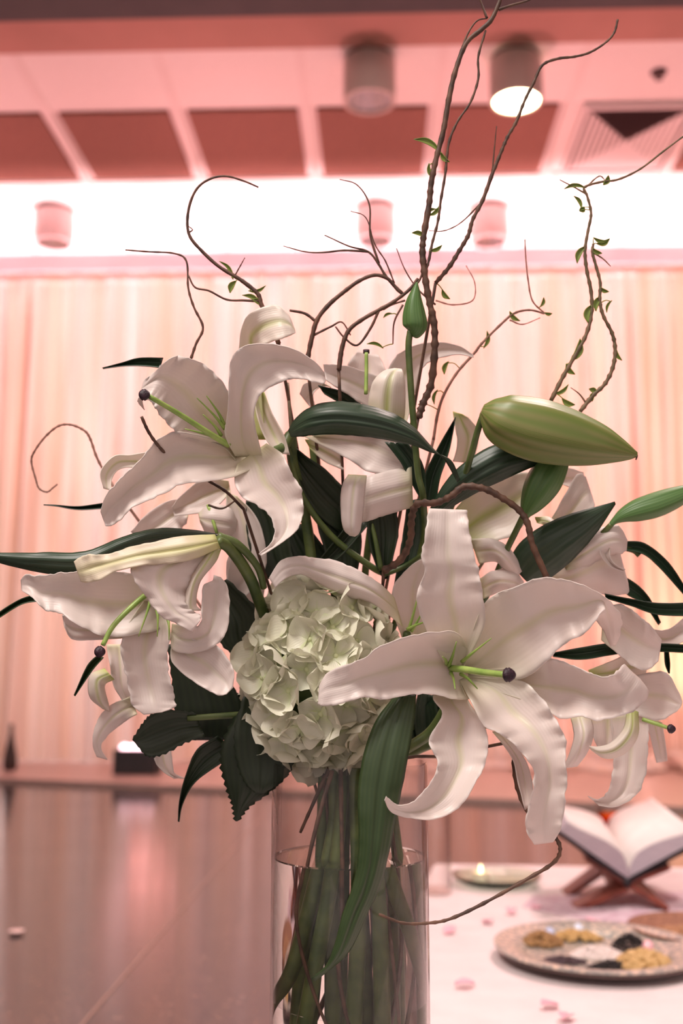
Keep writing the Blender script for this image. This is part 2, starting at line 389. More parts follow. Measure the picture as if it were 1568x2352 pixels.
# vent
vx0, vx1 = x0+2*T+.07, x0+3*T-.01
vent = empty('ceiling_vent', ((vx0+vx1)/2, (Y2+Y3)/2, CEIL-.004), 'square ceiling air vent with dark louvres right of the dark panels', 'vent')
VW = mat('vent_white_metal', (.8, .74, .72), .5); VDk = mat('vent_dark', (.09, .045, .045), .6)
cx, cy = (vx0+vx1)/2, (Y2+Y3)/2; hx, hy = (vx1-vx0)/2, (Y3-Y2)/2
for (a, b, c, d) in ((-hx, -hy, hx, -hy+.02), (-hx, hy-.02, hx, hy), (-hx, -hy+.02, -hx+.02, hy-.02), (hx-.02, -hy+.02, hx, hy-.02)):
    box('frame', cx+a, cy+b, CEIL-.018, cx+c, cy+d, CEIL+.008, VW, vent)
box('back_plate', cx-hx+.02, cy-hy+.02, CEIL+.002, cx+hx-.02, cy+hy-.02, CEIL+.006, VDk, vent)
for i in range(8):
    q = 1-(i+.5)/8.5; q2 = q-.085
    a, b = (hx-.02)*q, (hy-.02)*q; a2, b2 = (hx-.02)*q2, (hy-.02)*q2
    # near side slats stand open, shade put in as dark colour; others lie closed
    zt, zb_ = CEIL-.001, CEIL-.016
    mk('slat', [(cx-a, cy-b+.006, zb_), (cx+a, cy-b+.006, zb_), (cx+a2, cy-b2-.012, zt), (cx-a2, cy-b2-.012, zt)], [(0, 1, 2, 3)], VDk, vent, smooth=False, thick=.002)
    for s in (-1, 1):
        mk('slat', [(cx+s*a, cy-b, zb_), (cx+s*a, cy+b, zb_), (cx+s*a2, cy+b2, zb_+.006), (cx+s*a2, cy-b2, zb_+.006)], [(0, 1, 2, 3)], VW, vent, smooth=False, thick=.0015)
    mk('slat', [(cx-a, cy+b, zb_), (cx+a, cy+b, zb_), (cx+a2, cy+b2, zb_+.006), (cx-a2, cy+b2, zb_+.006)], [(0, 1, 2, 3)], VW, vent, smooth=False, thick=.0015)
# sprinkler
sp = Q(1512, 163, CEIL)
s_ = empty('ceiling_sprinkler', (sp.x, sp.y, CEIL-.005), 'small dark round sprinkler head in the ceiling above the air vent', 'sprinkler')
lathe('rosette', [(.001, CEIL-.005), (.036, CEIL-.006), (.032, CEIL-.014), (.001, CEIL-.016)], (sp.x, sp.y), VDk, s_, 24)
lathe('sprinkler_head', [(.001, CEIL-.016), (.014, CEIL-.016), (.008, CEIL-.035), (.018, CEIL-.038), (.001, CEIL-.041)], (sp.x, sp.y), VDk, s_, 16)
# cylinder downlights
CANM = noisy(mat('lamp_can_cream', (.62,.5,.42), .5), (.56, .47, .42), (.62, .52, .46), 8)
CANP = noisy(mat('lamp_can_pink_white', (.8,.6,.58), .5), (.74, .56, .55), (.8, .62, .6), 8)
MIRR = mat('lamp_reflector', (.30, .27, .30), .10, 1)
GLOW = bpy.data.materials.new('lit_lamp_lens'); GLOW.use_nodes = True; b = GLOW.node_tree.nodes['Principled BSDF']; b.inputs['Base Color'].default_value = (1, .9, .7, 1); b.inputs['Emission Color'].default_value = (1, .78, .42, 1); b.inputs['Emission Strength'].default_value = 9
def downlight(px, ytop, label, lit=False, m=CANM):
    a = Q(px, ytop, CEIL); r = .112; h = .205
    e = empty('ceiling_lamp', (a.x, a.y, CEIL), label, 'lamp', None)
    zt, zb_ = CEIL-.004, CEIL-h
    lathe('base_ring', [(.001, CEIL-.003), (r*.9, CEIL-.003), (r*.9, CEIL-.02), (.001, CEIL-.02)], (a.x, a.y), VDk, e)
    lathe('housing', [(r*.96, CEIL-.02), (r, CEIL-.03), (r, zb_+.012), (r*1.01, zb_+.004), (r*.99, zb_), (r*.86, zb_), (r*.84, zb_+.01), (r*.84, CEIL-.028)], (a.x, a.y), m, e, closed=True)
    if lit:
        lathe('lens', [(.001, zb_+.004), (r*.85, zb_+.004), (r*.85, zb_+.010), (.001, zb_+.010)], (a.x, a.y), GLOW, e)
        light('SPOT', 'lamp_beam', (a.x, a.y, zb_-.01), 30, (1, .82, .6), (0, 0, 0), spot_size=1.6, spot_blend=.6, shadow_soft_size=.08)
    else:
        lathe('reflector', [(r*.83, zb_+.008), (r*.7, zb_+.05), (r*.45, zb_+.10), (.001, zb_+.12), (.001, zb_+.125), (r*.5, zb_+.105), (r*.75, zb_+.05), (r*.84, zb_+.01)], (a.x, a.y), MIRR, e)
        lathe('bulb', [(.001, zb_+.03), (.018, zb_+.04), (.026, zb_+.06), (.018, zb_+.09), (.012, zb_+.11)], (a.x, a.y), mat('bulb_glass', (.35, .3, .33), .1), e, 16)
    return e
downlight(848, 132, 'unlit cream cylinder ceiling lamp beside the lit one, nearer row')
downlight(1183, 132, 'lit cylinder ceiling lamp glowing warm white', True)
downlight(126, 482, 'pink-white cylinder ceiling lamp alone at the far left of the back row', m=CANP)
downlight(862, 476, 'pink-white cylinder ceiling lamp in the middle of the back row', m=CANP)
downlight(1122, 478, 'pink-white cylinder ceiling lamp at the right of the back row', m=CANP)

# ------------------------------------------------------------------ drapes
def drape_mat(name, c):
    m = bpy.data.materials.new(name); m.use_nodes = True; nt = m.node_tree; nt.nodes.clear(); N = nt.nodes.new; L = nt.links.new
    out = N('ShaderNodeOutputMaterial'); df = N('ShaderNodeBsdfDiffuse'); tr = N('ShaderNodeBsdfTranslucent'); mx = N('ShaderNodeMixShader'); mx.inputs[0].default_value = .3
    tc = N('ShaderNodeTexCoord'); mp = N('ShaderNodeMapping'); mp.inputs['Scale'].default_value = (5, 1, .15); nz = N('ShaderNodeTexNoise'); nz.inputs['Scale'].default_value = 1.6; nz.inputs['Detail'].default_value = 3
    cr = N('ShaderNodeValToRGB'); cr.color_ramp.elements[0].position = .35; cr.color_ramp.elements[1].position = .65; cr.color_ramp.elements[0].color = (c[0], c[1]*.84, c[2]*.72, 1); cr.color_ramp.elements[1].color = (*c, 1)  # vertical streaks put the darker, oranger fold shading into the cloth colour
    L(tc.outputs['Object'], mp.inputs[0]); L(mp.outputs[0], nz.inputs['Vector']); L(nz.outputs['Fac'], cr.inputs[0])
    L(cr.outputs[0], df.inputs[0]); L(cr.outputs[0], tr.inputs[0]); L(df.outputs[0], mx.inputs[1]); L(tr.outputs[0], mx.inputs[2]); L(mx.outputs[0], out.inputs[0]); return m
DRAPE = drape_mat('drape_voile', (.84, .78, .74))
def drape(xa, xb, label, seed, pool=0):
    rnd = random.Random(seed); D = RAILY+.09; nx, nz = int((xb-xa)*130), 26
    per = [rnd.uniform(.075, .12), rnd.uniform(.16, .24), rnd.uniform(.35, .5)]; ph = [rnd.uniform(0, 6) for _ in range(6)]
    top = CEIL-.10
    v, f = [], []
    rows = [0, .02, .05]+[.05+.95*((k+1)/(nz-3)) for k in range(nz-3)]
    if pool: rows += [1.0+.25*k for k in range(1, 5)]
    for t in rows:
        tt = min(t, 1); ex = max(0, t-1)
        for i in range(nx+1):
            x = xa+(xb-xa)*i/nx
            amp = .012+.042*min(1, tt*5)
            wx = x+.03*math.sin(tt*3+x*2.1)*tt
            y = D+amp*(math.sin(x/per[0]*6.28+ph[0]+.8*math.sin(x*5+ph[4]))*.7+math.sin(x/per[1]*6.28+ph[1]+tt)*.8+math.sin(x/per[2]*6.28+ph[2])*.6*tt)
            z = top-(top-.03)*tt
            if t == .02: y += -.004
            if ex:
                y -= ex*pool*(1+.25*math.sin(x*9+ph[5])); z = .03+.09*math.sin(min(1, ex)*3.0)*(.55+.45*math.sin(x*14+ph[2]+ex*3))*(1 if pool else 0)
                z = max(z, .026)
            v.append((wx, y, z))
    m = nx+1
    for r in range(len(rows)-1):
        for i in range(nx):
            a = r*m+i; f.append((a, a+1, a+1+m, a+m))
    e = empty('drape', ((xa+xb)/2, D, .024), label, 'curtain')
    mk('fabric', v, f, DRAPE, e)
    hd = [(x, y-.004, z) for (x, y, z) in v[:m]]+[(x, y-.010, z-.075) for (x, y, z) in v[:m]]
    mk('header_band', hd, [(i, i+1, i+1+m, i+m) for i in range(m-1)], DRAPE, e, thick=.003)
dx = lambda px: Q(px, 1760, 0).x*1.0
drape(-3.4, dx(14), 'sheer pale drape cut by the left edge behind the slender dark floor vase', 1)
drape(dx(15), dx(235), 'sheer pale drape left of the black uplight box', 2)
drape(dx(236), dx(560), 'sheer pink-lit drape directly behind the black uplight box', 3)
drape(dx(561), dx(930), 'sheer pink drape behind the middle of the bouquet', 4)
drape(dx(931), dx(1215), 'sheer pink drape behind the tall willow twigs right of the vase', 5, .55)
drape(dx(1216), dx(1480), 'sheer peach drape behind the large green lily bud', 6, .6)
drape(dx(1481), 3.4, 'sheer peach drape brightly lit at the right edge', 7, .6)

fv = Q(22, 1770, .022)
lathe_f = lathe('floor_vase', [(.001, .0225), (.030, .0225), (.040, .05), (.036, .10), (.018, .18), (.010, .24), (.014, .27), (.010, .27), (.006, .24), (.001, .2)], (fv.x, fv.y), mat('dark_ceramic', (.035, .018, .014), .4), None, 28, loc=(fv.x, fv.y, .0225)); tag(lathe_f, 'slender dark floor vase before the drapes at the left edge', 'vase')
# uplight box
bx = Q(308, 1780, .022)
up = empty('uplight', (bx.x, bx.y, .022), 'black uplight box with glowing pink lens on the floor by the drapes', 'light')
BLK = mat('black_case', (.012, .009, .011), .4)
box('case', bx.x-.115, bx.y, .022, bx.x+.115, bx.y+.16, .15, BLK, up, bevel=.006)
PGLOW = bpy.data.materials.new('uplight_lens'); PGLOW.use_nodes = True; b = PGLOW.node_tree.nodes['Principled BSDF']; b.inputs['Emission Color'].default_value = (1, .55, .62, 1); b.inputs['Emission Strength'].default_value = 2.5
for i in range(4):
    lathe('lens', [(.001, .150), (.026, .150), (.023, .163), (.012, .172), (.001, .175)], (bx.x-.072+.048*i, bx.y+.08), PGLOW, up, 16)
for s in (-1, 1):
    box('bracket', bx.x+s*.118-.004, bx.y+.06, .022, bx.x+s*.118+.004, bx.y+.10, .12, BLK, up)

# ================================================================== LOW TABLE, CLOTH AND WHAT STANDS ON IT
CLOTH = noisy(mat('white_cloth', (.86,.7,.7), .85), (.80, .69, .69), (.85, .75, .75), 14, bump=.3)
t1, t2 = Q(1002, 1985, TABLE), Q(545, 2700, TABLE)
d12 = (t2-t1).normalized(); t2 = t1+d12*2.0
plat = [(t1.x, t1.y), (t1.x+2.2, t1.y-.12), (t1.x+2.2, t2.y), (t2.x, t2.y)]
pi_ = [(t1.x+.012, t1.y-.012), (t1.x+2.18, t1.y-.135), (t1.x+2.18, t2.y+.012), (t2.x+.012, t2.y+.012)]
pl = prism('low_platform', pi_, 0, TABLE-.006, mat('platform_wood', (.3, .2, .15), .6)); tag(pl, 'low platform hidden under the white cloth', 'platform')
# cloth: top and hanging skirt
def cloth():
    n = 40; top, ring = [], []
    for k in range(4):
        a, b = Vector((*plat[k], 0)), Vector((*plat[(k+1) % 4], 0))
        for i in range(n): ring.append(a.lerp(b, i/n))
    N_ = len(ring); c = sum(ring, Vector())/N_; v, f = [], []
    prof = [(0, 0), (.012, -.008), (.016, -.05), (.024, -.13)]
    nr = [(p-c).normalized() for p in ring]
    for pi2, (o_, z) in enumerate(prof):
        for i, p in enumerate(ring):
            w_ = .008*math.sin(i*.9)*min(1, pi2/2)
            q = p+nr[i]*(o_+w_); v.append((q.x, q.y, TABLE+z))
    for j in range(3):
        for i in range(N_):
            b = (i+1) % N_; f.append((j*N_+i, (j+1)*N_+i, (j+1)*N_+b, j*N_+b))
    f.append(tuple(range(N_)))
    o = mk('tablecloth', v, f, CLOTH, smooth=False, thick=.002); tag(o, 'white cloth spread over the low platform, strewn with petals', 'tablecloth')
cloth()
# mauve runner under the book stand
MAUVE = noisy(mat('mauve_lace', (.6,.42,.5), .8), (.62, .44, .52), (.76, .62, .68), 60, lo=.45, hi=.55)
rq = [Q(1225, 2062, TABLE), Q(1640, 2050, TABLE), Q(1660, 2120, TABLE), Q(1480, 2140, TABLE), Q(1330, 2112, TABLE), Q(1200, 2085, TABLE)]
o = prism('lace_runner', [(p.x, p.y) for p in rq], TABLE+.0012, TABLE+.003, MAUVE); tag(o, 'mauve lace cloth under the wooden book stand', 'cloth')
# book stand (rehal)
WOOD = noisy(mat('red_brown_wood', (.2,.04,.02), .4), (.13, .022, .012), (.24, .05, .028), 30, stretch=(1, 6, 1))
ft_l0, ft_l1, ft_r = Q(1318, 2086, TABLE+.003), Q(1300, 2062, TABLE+.003), Q(1532, 2094, TABLE+.003)
def slab(name, a, b, c, d, th, m, parent, bevel=0):
    """quad a,b,c,d extruded along its normal"""
    nn = (b-a).cross(d-a).normalized()*th; v = [a, b, c, d, a+nn, b+nn, c+nn, d+nn]
    o = mk(name, v, [(0,3,2,1),(4,5,6,7),(0,1,5,4),(1,2,6,5),(2,3,7,6),(3,0,4,7)], m, parent, smooth=False)
    if bevel: mm = o.modifiers.new('bevel', 'BEVEL'); mm.width = bevel; mm.segments = 2
    return o
st = empty('book_stand', (ft_l0+ft_r)/2, 'folding red-brown wooden book stand crossed like an X', 'stand')
nS, fS = P(1440, 2022, 1.90), P(1392, 1930, 2.10)      # spine ends of the open book
sdir = (fS-nS).normalized()
cr0 = nS+Vector((0, 0, -.012)); cr1 = cr0+sdir*.17
side = Vector((sdir.y, -sdir.x, 0)).normalized()
def leg2(foot, up_vec, nm='board'):
    # board from foot through the crossing to the upper rest
    f0 = Vector((foot.x, foot.y, TABLE+.003)); dirn = (cr0-f0).normalized(); t_ = cr0+dirn*.085
    off = sdir*.17; off2 = Vector((off.x, off.y, 0))
    return f0, t_, off2
for i, foot in enumerate((ft_l0, ft_r)):
    f0, t_, off = leg2(foot, None)
    # upper rest board
    slab('rest_board', cr0, t_, t_+sdir*.17, cr1, .009 if i == 0 else -.009, WOOD, st, .0015)
    # two legs with a gap between them
    c1b = Vector((cr1.x, cr1.y, cr1.z))
    for (u0, u1) in ((0, .32), (.68, 1.0)):
        g0, g1 = f0+off*u0, f0+off*u1
        slab('leg', g0, g1, cr0.lerp(c1b, u1), cr0.lerp(c1b, u0), .009, WOOD, st, .0015)
    slab('cross_board', (f0).lerp(cr0, .72), (f0+off).lerp(c1b, .72), c1b, cr0, .009, WOOD, st)
# open book
bk = empty('open_book', nS, 'open book with blank pink-white pages and black cover lying on the wooden stand', 'book')
PAGE = noisy(mat('book_page', (.85,.78,.74), .8), (.83, .77, .74), (.88, .82, .79), 40); PEDGE = noisy(mat('page_edges', (.5,.45,.5), .7), (.44, .40, .46), (.58, .53, .58), 300, stretch=(.1, .1, 4)); COVER = mat('black_book_cover', (.01, .01, .014), .35)
NL, FL_ = P(1283, 1912, 1.84), P(1262, 1868, 2.06)
NR, FR = P(1606, 1932, 1.90), P(1509, 1857, 2.12)
def wing(nO, fO, sgn):
    nseg = 12; th = .024; v, f = [], []
    for j in range(2):
        s0, o0 = ((nS, nO), (fS, fO))[j]
        nrm = None
        a = (o0-s0); along = sdir; nn = a.cross(along); nn.normalize(); nn = nn if nn.z > 0 else -nn
        for i in range(nseg+1):
            t = i/nseg; p = s0.lerp(o0, t)
            arch = .020*math.sin(min(1, t*1.15)*math.pi)*(1-t*.4)
            tp = p+nn*(th*min(1, .25+t*3.2)+arch*.7); bt = p+nn*(.003)
            v += [tp, bt]
    m = (nseg+1)*2
    top = [(2*i, 2*i+2, m+2*i+2, m+2*i) for i in range(nseg)]
    o = mk('page', [x+Vector((0, 0, .0006)) for x in v], top, PAGE, bk, thick=.0008)
    fr = [(2*i, 2*i+1, 2*i+3, 2*i+2) for i in range(nseg)]+[(m+2*i, m+2*i+2, m+2*i+3, m+2*i+1) for i in range(nseg)]
    en = [(2*nseg, 2*nseg+1, m+2*nseg+1, m+2*nseg), (0, m, m+1, 1)]; bt_ = [(2*i+1, m+2*i+1, m+2*i+3, 2*i+3) for i in range(nseg)]
    mk('page_block', v, fr+en+bt_, PEDGE, bk, smooth=False)
    e1, e2 = (nO-nS)*1.035, (fO-fS)*1.035
    slab('cover', nS-sdir*.004, nS+e1-sdir*.004, fS+e2+sdir*.004, fS+sdir*.004, .004 if sgn > 0 else -.004, COVER, bk)
wing(NL, FL_, 1); wing(NR, FR, -1)
tube('spine', [nS-sdir*.004-Vector((0, 0, .004)), fS+sdir*.004-Vector((0, 0, .004))], .007, .007, COVER, bk, n=2, px=False)
# silver tray with piles
pc = Q(1372, 2200, TABLE+.004); pr = .150
tray = empty('spice_tray', (pc.x, pc.y, TABLE+.002), 'round silver-grey patterned tray of nuts and seeds on the white cloth', 'tray')
def tray_mat():
    m = mat('patterned_silver', (.5, .48, .42), .38, .35); nt = m.node_tree; b = nt.nodes['Principled BSDF']; N = nt.nodes.new; L = nt.links.new
    tc = N('ShaderNodeTexCoord'); vo = N('ShaderNodeTexVoronoi'); vo.feature = 'DISTANCE_TO_EDGE'; vo.inputs['Scale'].default_value = 85; L(tc.outputs['Object'], vo.inputs['Vector'])
    cr = N('ShaderNodeValToRGB'); e = cr.color_ramp.elements; e[0].color = (.26, .29, .28, 1); e[1].color = (.74, .64, .52, 1); e[1].position = .28; L(vo.outputs['Distance'], cr.inputs[0]); L(cr.outputs[0], b.inputs['Base Color'])
    bp = N('ShaderNodeBump'); bp.inputs['Strength'].default_value = .5; bp.inputs['Distance'].default_value = .002; L(vo.outputs['Distance'], bp.inputs['Height']); L(bp.outputs[0], b.inputs['Normal']); return m
TR = tray_mat(); DK = mat('tray_underside', (.10, .06, .055), .5)
lathe('rim', [(pr*.68, TABLE+.010), (pr*.74, TABLE+.0165), (pr*.97, TABLE+.0245), (pr, TABLE+.0235), (pr*.995, TABLE+.0195), (pr*.74, TABLE+.0115), (pr*.68, TABLE+.006)], (pc.x, pc.y), TR, tray, 72, closed=True)
lathe('well', [(.001, TABLE+.006), (pr*.69, TABLE+.006), (pr*.69, TABLE+.0095), (.001, TABLE+.0095)], (pc.x, pc.y), TR, tray, 48)
lathe('foot_ring', [(pr*.60, TABLE+.0022), (pr*.97, TABLE+.0175), (pr*.96, TABLE+.013), (pr*.66, TABLE+.0022)], (pc.x, pc.y), DK, tray, 60, closed=True)
def grains(name, px, py, sx, sy, n, gr, color, color2, label, h=.014, zz=TABLE+.0095, elong=1.0, cat='food'):
    c = Q(px, py, zz); rnd = random.Random(px); bm = bmesh.new()
    m = noisy(mat(name+'_colour', color, .6), color, color2, 300)
    for i in range(n):
        a, r = rnd.uniform(0, 6.28), math.sqrt(rnd.random()); x, y = sx*r*math.cos(a), sy*r*math.sin(a)
        z = (1-r*r)*h*rnd.uniform(.5, 1)+gr*.5
        M_ = Matrix.Translation(Vector((c.x+x, c.y+y, zz+z)))@Matrix.Rotation(rnd.uniform(0, 6), 4, 'Z')@Matrix.Rotation(rnd.uniform(0, 3), 4, 'X')@Matrix.Diagonal((gr*elong*rnd.uniform(.7, 1.2), gr*rnd.uniform(.6, 1), gr*rnd.uniform(.5, .9), 1))
        bmesh.ops.create_icosphere(bm, subdivisions=1, radius=1, matrix=M_)
    # the mound beneath
    o = from_bm(name, bm, m, None, (c.x, c.y, zz)); tag(o, label, cat, None, 'stuff'); return o
grains('brown_nuts', 1245, 2170, .030, .022, 120, .0062, (.26, .13, .05), (.42, .24, .09), 'pile of brown nuts at the left of the tray', .016)
grains('golden_nuts', 1322, 2160, .040, .014, 150, .0055, (.50, .30, .10), (.66, .44, .18), 'pile of golden nuts at the back of the tray', .012)
grains('black_seeds', 1445, 2180, .028, .020, 420, .0022, (.012, .01, .01), (.03, .02, .02), 'tall pile of black seeds at the back right of the tray', .022)
grains('black_seeds', 1405, 2226, .036, .010, 420, .0022, (.012, .01, .01), (.03, .02, .02), 'flat pile of black seeds at the front of the tray', .010)
grains('dark_grains', 1292, 2212, .034, .014, 420, .0022, (.06, .035, .045), (.10, .06, .07), 'flat pile of dark brown grains at the front left of the tray', .008)
grains('walnut_pieces', 1478, 2222, .036, .026, 90, .0085, (.52, .32, .12), (.70, .48, .22), 'pile of pale walnut pieces at the right of the tray', .018)
grains('white_rice', 1372, 2196, .038, .024, 900, .0022, (.80, .70, .66), (.88, .80, .76), 'pile of white rice in the middle of the tray', .013, elong=1.6)
for px, py, cc in ((1328, 2138, (.75, .85, 1)), (1262, 2148, (.6, .7, .95)), (1488, 2178, (1, .55, .6))):
    q = Q(px, py, TABLE+.018); e = lathe('glass_bead', [(.0008, TABLE+.012), (.006, TABLE+.015), (.0085, TABLE+.021), (.006, TABLE+.027), (.0008, TABLE+.030)], (q.x, q.y), mat('glass_bead', cc, .05, 0), None, 20, loc=(q.x, q.y, TABLE+.012))
    tag(e, {1328: 'pale blue shiny bead at the back of the tray', 1262: 'lavender-blue shiny bead at the left of the tray', 1488: 'pink shiny bead at the right of the tray'}[px], 'bead')
# brown basket at the right edge
bq = Q(1600, 2158, TABLE+.002)
lathe_o = lathe('woven_tray', [(.001, TABLE+.003), (.085, TABLE+.003), (.105, TABLE+.022), (.099, TABLE+.022), (.082, TABLE+.008), (.001, TABLE+.008)], (bq.x, bq.y), noisy(mat('brown_wicker', (.3,.13,.08), .7), (.20, .08, .05), (.42, .20, .12), 140, stretch=(1, 1, 4), bump=.6), None, 48, loc=(bq.x, bq.y, TABLE+.003))
tag(lathe_o, 'brown woven tray cut by the right edge, beside the silver tray', 'tray')
grains('toasted_crumbs', 1600, 2158, .075, .06, 260, .007, (.34, .15, .07), (.55, .30, .16), 'brown crumbs heaped in the woven tray at the right edge', .012, TABLE+.008)

def glass(name, tint=(1, 1, 1), ior=1.45, rough=0):
    m = bpy.data.materials.new(name); m.use_nodes = True; nt = m.node_tree; nt.nodes.clear()
    g = nt.nodes.new('ShaderNodeBsdfGlass'); g.inputs['Color'].default_value = (*tint, 1); g.inputs['IOR'].default_value = ior; g.inputs['Roughness'].default_value = rough
    o = nt.nodes.new('ShaderNodeOutputMaterial'); nt.links.new(g.outputs[0], o.inputs[0]); return m
def thin_glass(name):
    # each wall surface lets light through and mirrors a little, more at grazing angles
    m = bpy.data.materials.new(name); m.use_nodes = True; nt = m.node_tree; nt.nodes.clear(); N = nt.nodes.new; L = nt.links.new
    l2 = N('ShaderNodeLayerWeight'); l2.inputs['Blend'].default_value = .5; pw = N('ShaderNodeMath'); pw.operation = 'POWER'; L(l2.outputs['Facing'], pw.inputs[0]); pw.inputs[1].default_value = 4.0; fr = N('ShaderNodeMapRange'); L(pw.outputs[0], fr.inputs[0]); fr.inputs['To Min'].default_value = .03; fr.inputs['To Max'].default_value = .7; gl = N('ShaderNodeBsdfGlossy'); gl.inputs['Roughness'].default_value = .01; tr = N('ShaderNodeBsdfTransparent')
    lw = N('ShaderNodeLayerWeight'); lw.inputs['Blend'].default_value = .12
    cr = N('ShaderNodeValToRGB'); cr.color_ramp.elements[0].color = (.985, .98, .975, 1); cr.color_ramp.elements[1].color = (.45, .38, .36, 1); L(lw.outputs['Facing'], cr.inputs[0]); L(cr.outputs[0], tr.inputs[0])
    mx = N('ShaderNodeMixShader'); L(fr.outputs[0], mx.inputs[0]); L(tr.outputs[0], mx.inputs[1]); L(gl.outputs[0], mx.inputs[2]); o = N('ShaderNodeOutputMaterial'); L(mx.outputs[0], o.inputs[0]); return m
THIN = thin_glass('vase_glass')
GLASS = glass('clear_glass', (.99, .985, .98), 1.46)
WATER = glass('water', (.985, .98, .96), 1.333)
GREENGL = glass('pale_green_glass', (.86, .95, .88), 1.45)
AMBER = glass('amber_liquid', (1, .30, .03), 1.34)
# glass dish
gq = Q(1140, 2032, TABLE+.002); gr_ = .088
o = lathe('glass_dish', [(.001, TABLE+.004), (gr_*.7, TABLE+.004), (gr_*.97, TABLE+.016), (gr_, TABLE+.022), (gr_*.95, TABLE+.022), (gr_*.66, TABLE+.009), (.001, TABLE+.009)], (gq.x, gq.y), GREENGL, None, 56, loc=(gq.x, gq.y, TABLE+.004)); tag(o, 'shallow pale green glass dish on the white cloth right of the vase', 'dish')
tl = lathe('tea_light', [(.001, TABLE+.010), (.017, TABLE+.010), (.017, TABLE+.026), (.015, TABLE+.026), (.014, TABLE+.023), (.001, TABLE+.023)], (Q(1106, 2026, TABLE+.01).x, gq.y), mat('candle_wax', (.9, .8, .6), .5), None, 24, loc=(Q(1106, 2026, TABLE+.01).x, gq.y, TABLE+.01)); tag(tl, 'small tea light in the pale green glass dish', 'candle')
fp = Vector((Q(1106, 2026, TABLE+.01).x, gq.y, TABLE+.024))
FLM = bpy.data.materials.new('flame'); FLM.use_nodes = True; b = FLM.node_tree.nodes['Principled BSDF']; b.inputs['Emission Color'].default_value = (1, .75, .3, 1); b.inputs['Emission Strength'].default_value = 4
lathe('flame', [(.0006, fp.z), (.003, fp.z+.004), (.002, fp.z+.010), (.0004, fp.z+.016)], (fp.x, fp.y), FLM, tl, 12)
# tall clear cylinder behind the vase
cq = Q(1000, 2052, TABLE+.002); cr_ = .030
o = lathe('glass_cylinder', [(.001, TABLE+.004), (cr_, TABLE+.004), (cr_, TABLE+.26), (cr_*.93, TABLE+.26), (cr_*.93, TABLE+.012), (.001, TABLE+.012)], (cq.x, cq.y), THIN, None, 48, loc=(cq.x, cq.y, TABLE+.004)); tag(o, 'tall clear glass cylinder standing behind the flower vase at its right', 'vase')
# stem glass with amber liquid
aq = P(1410, 1880, 2.28)
ag = empty('stem_glass', (aq.x, aq.y, TABLE+.003), 'small stemmed glass of amber liquid behind the open book', 'glass')
z0_ = aq.z-.018
lathe('bowl', [(.001, z0_-.006), (.016, z0_-.004), (.034, z0_+.012), (.037, z0_+.05), (.0355, z0_+.05), (.032, z0_+.013), (.014, z0_), (.001, z0_-.001)], (aq.x, aq.y), THIN, ag, 32)
lathe('liquid', [(.001, z0_-.0008), (.014, z0_+.0004), (.0325, z0_+.0135), (.034, z0_+.028), (.001, z0_+.028)], (aq.x, aq.y), AMBER, ag, 32)
lathe('glass_stem', [(.03, TABLE+.003), (.028, TABLE+.006), (.005, TABLE+.012), (.004, z0_-.012), (.008, z0_-.005)], (aq.x, aq.y), THIN, ag, 24)
# loose petals
LP = mat('pink_rose_petal', (.86, .48, .56), .7)
spots = [(1067, 2265, 'pink petal on the white cloth left of the silver tray', 0), (1262, 2312, 'pink petal on the cloth in front of the silver tray', 0), (1120, 2118, 'pink petal on the cloth between the vase and the book stand', 0),
         (1232, 2085, 'pink petal on the mauve lace left of the book stand', 0), (1365, 2118, 'pink petal just behind the silver tray', 0), (1032, 2140, 'pink petal on the cloth close to the right side of the vase', 0),
         (1175, 2096, 'pink petal beyond the fallen willow twig tip', 0), (1300, 2340, 'pink petal at the bottom edge below the tray', 0), (38, 2140, 'pale pink petal lying alone on the dark floor at the left', 1)]
for i, (px, py, lb, fl_) in enumerate(spots):
    zt = .004 if fl_ else TABLE+.004; q = Q(px, py, zt); rnd = random.Random(px); a = rnd.uniform(0, 3); v, f = [], []; s = .013 if not fl_ else .022
    for r in range(6):
        for k in range(7):
            u, w_ = r/5, -1+2*k/6; ww = math.sin(u*2.7+.2)*s*.8
            x, y = (u-.5)*2*s, w_*ww; z = (.004*w_*w_+.003*math.sin(u*3+i)+.001)*(.35 if fl_ else 1)
            if fl_: z += .001
            v.append((q.x+x*math.cos(a)-y*math.sin(a), q.y+x*math.sin(a)+y*math.cos(a), zt+max(z, .0)))
    for r in range(5):
        for k in range(6): b_ = r*7+k; f.append((b_, b_+1, b_+8, b_+7))
    o = mk('rose_petal', v, f, LP if not fl_ else mat('pale_petal', (.95, .74, .70), .7), None, (q.x, q.y, zt), thick=.0006); tag(o, lb, 'petal', 'loose petals')

# ================================================================== VASE
va = empty('glass_vase', (VA.x, VA.y, TABLE+.002), 'clear cylindrical glass vase holding the lily bouquet', 'vase')
zb = TABLE+.002
lathe('glass_body', [(.0008, zb), (VR*.97, zb), (VR, zb+.004), (VR, RIM_Z-.002), (VR*.985, RIM_Z), (VR*.965, RIM_Z-.002), (VR*.962, zb+.018), (VR*.93, zb+.014), (.0008, zb+.013)], (VA.x, VA.y), THIN, va, 96)
wt = lathe('water', [(.0008, zb+.0128), (VR*.93, zb+.0138), (VR*.9635, zb+.018), (VR*.9635, WATER_Z+.0012), (VR*.955, WATER_Z), (.0008, WATER_Z)], (VA.x, VA.y), WATER, None, 96, loc=(VA.x, VA.y, zb+.013)); tag(wt, 'clear water filling the lower part of the glass vase', 'water')

# ================================================================== FLOWERS
G = 'white lilies of the bouquet'
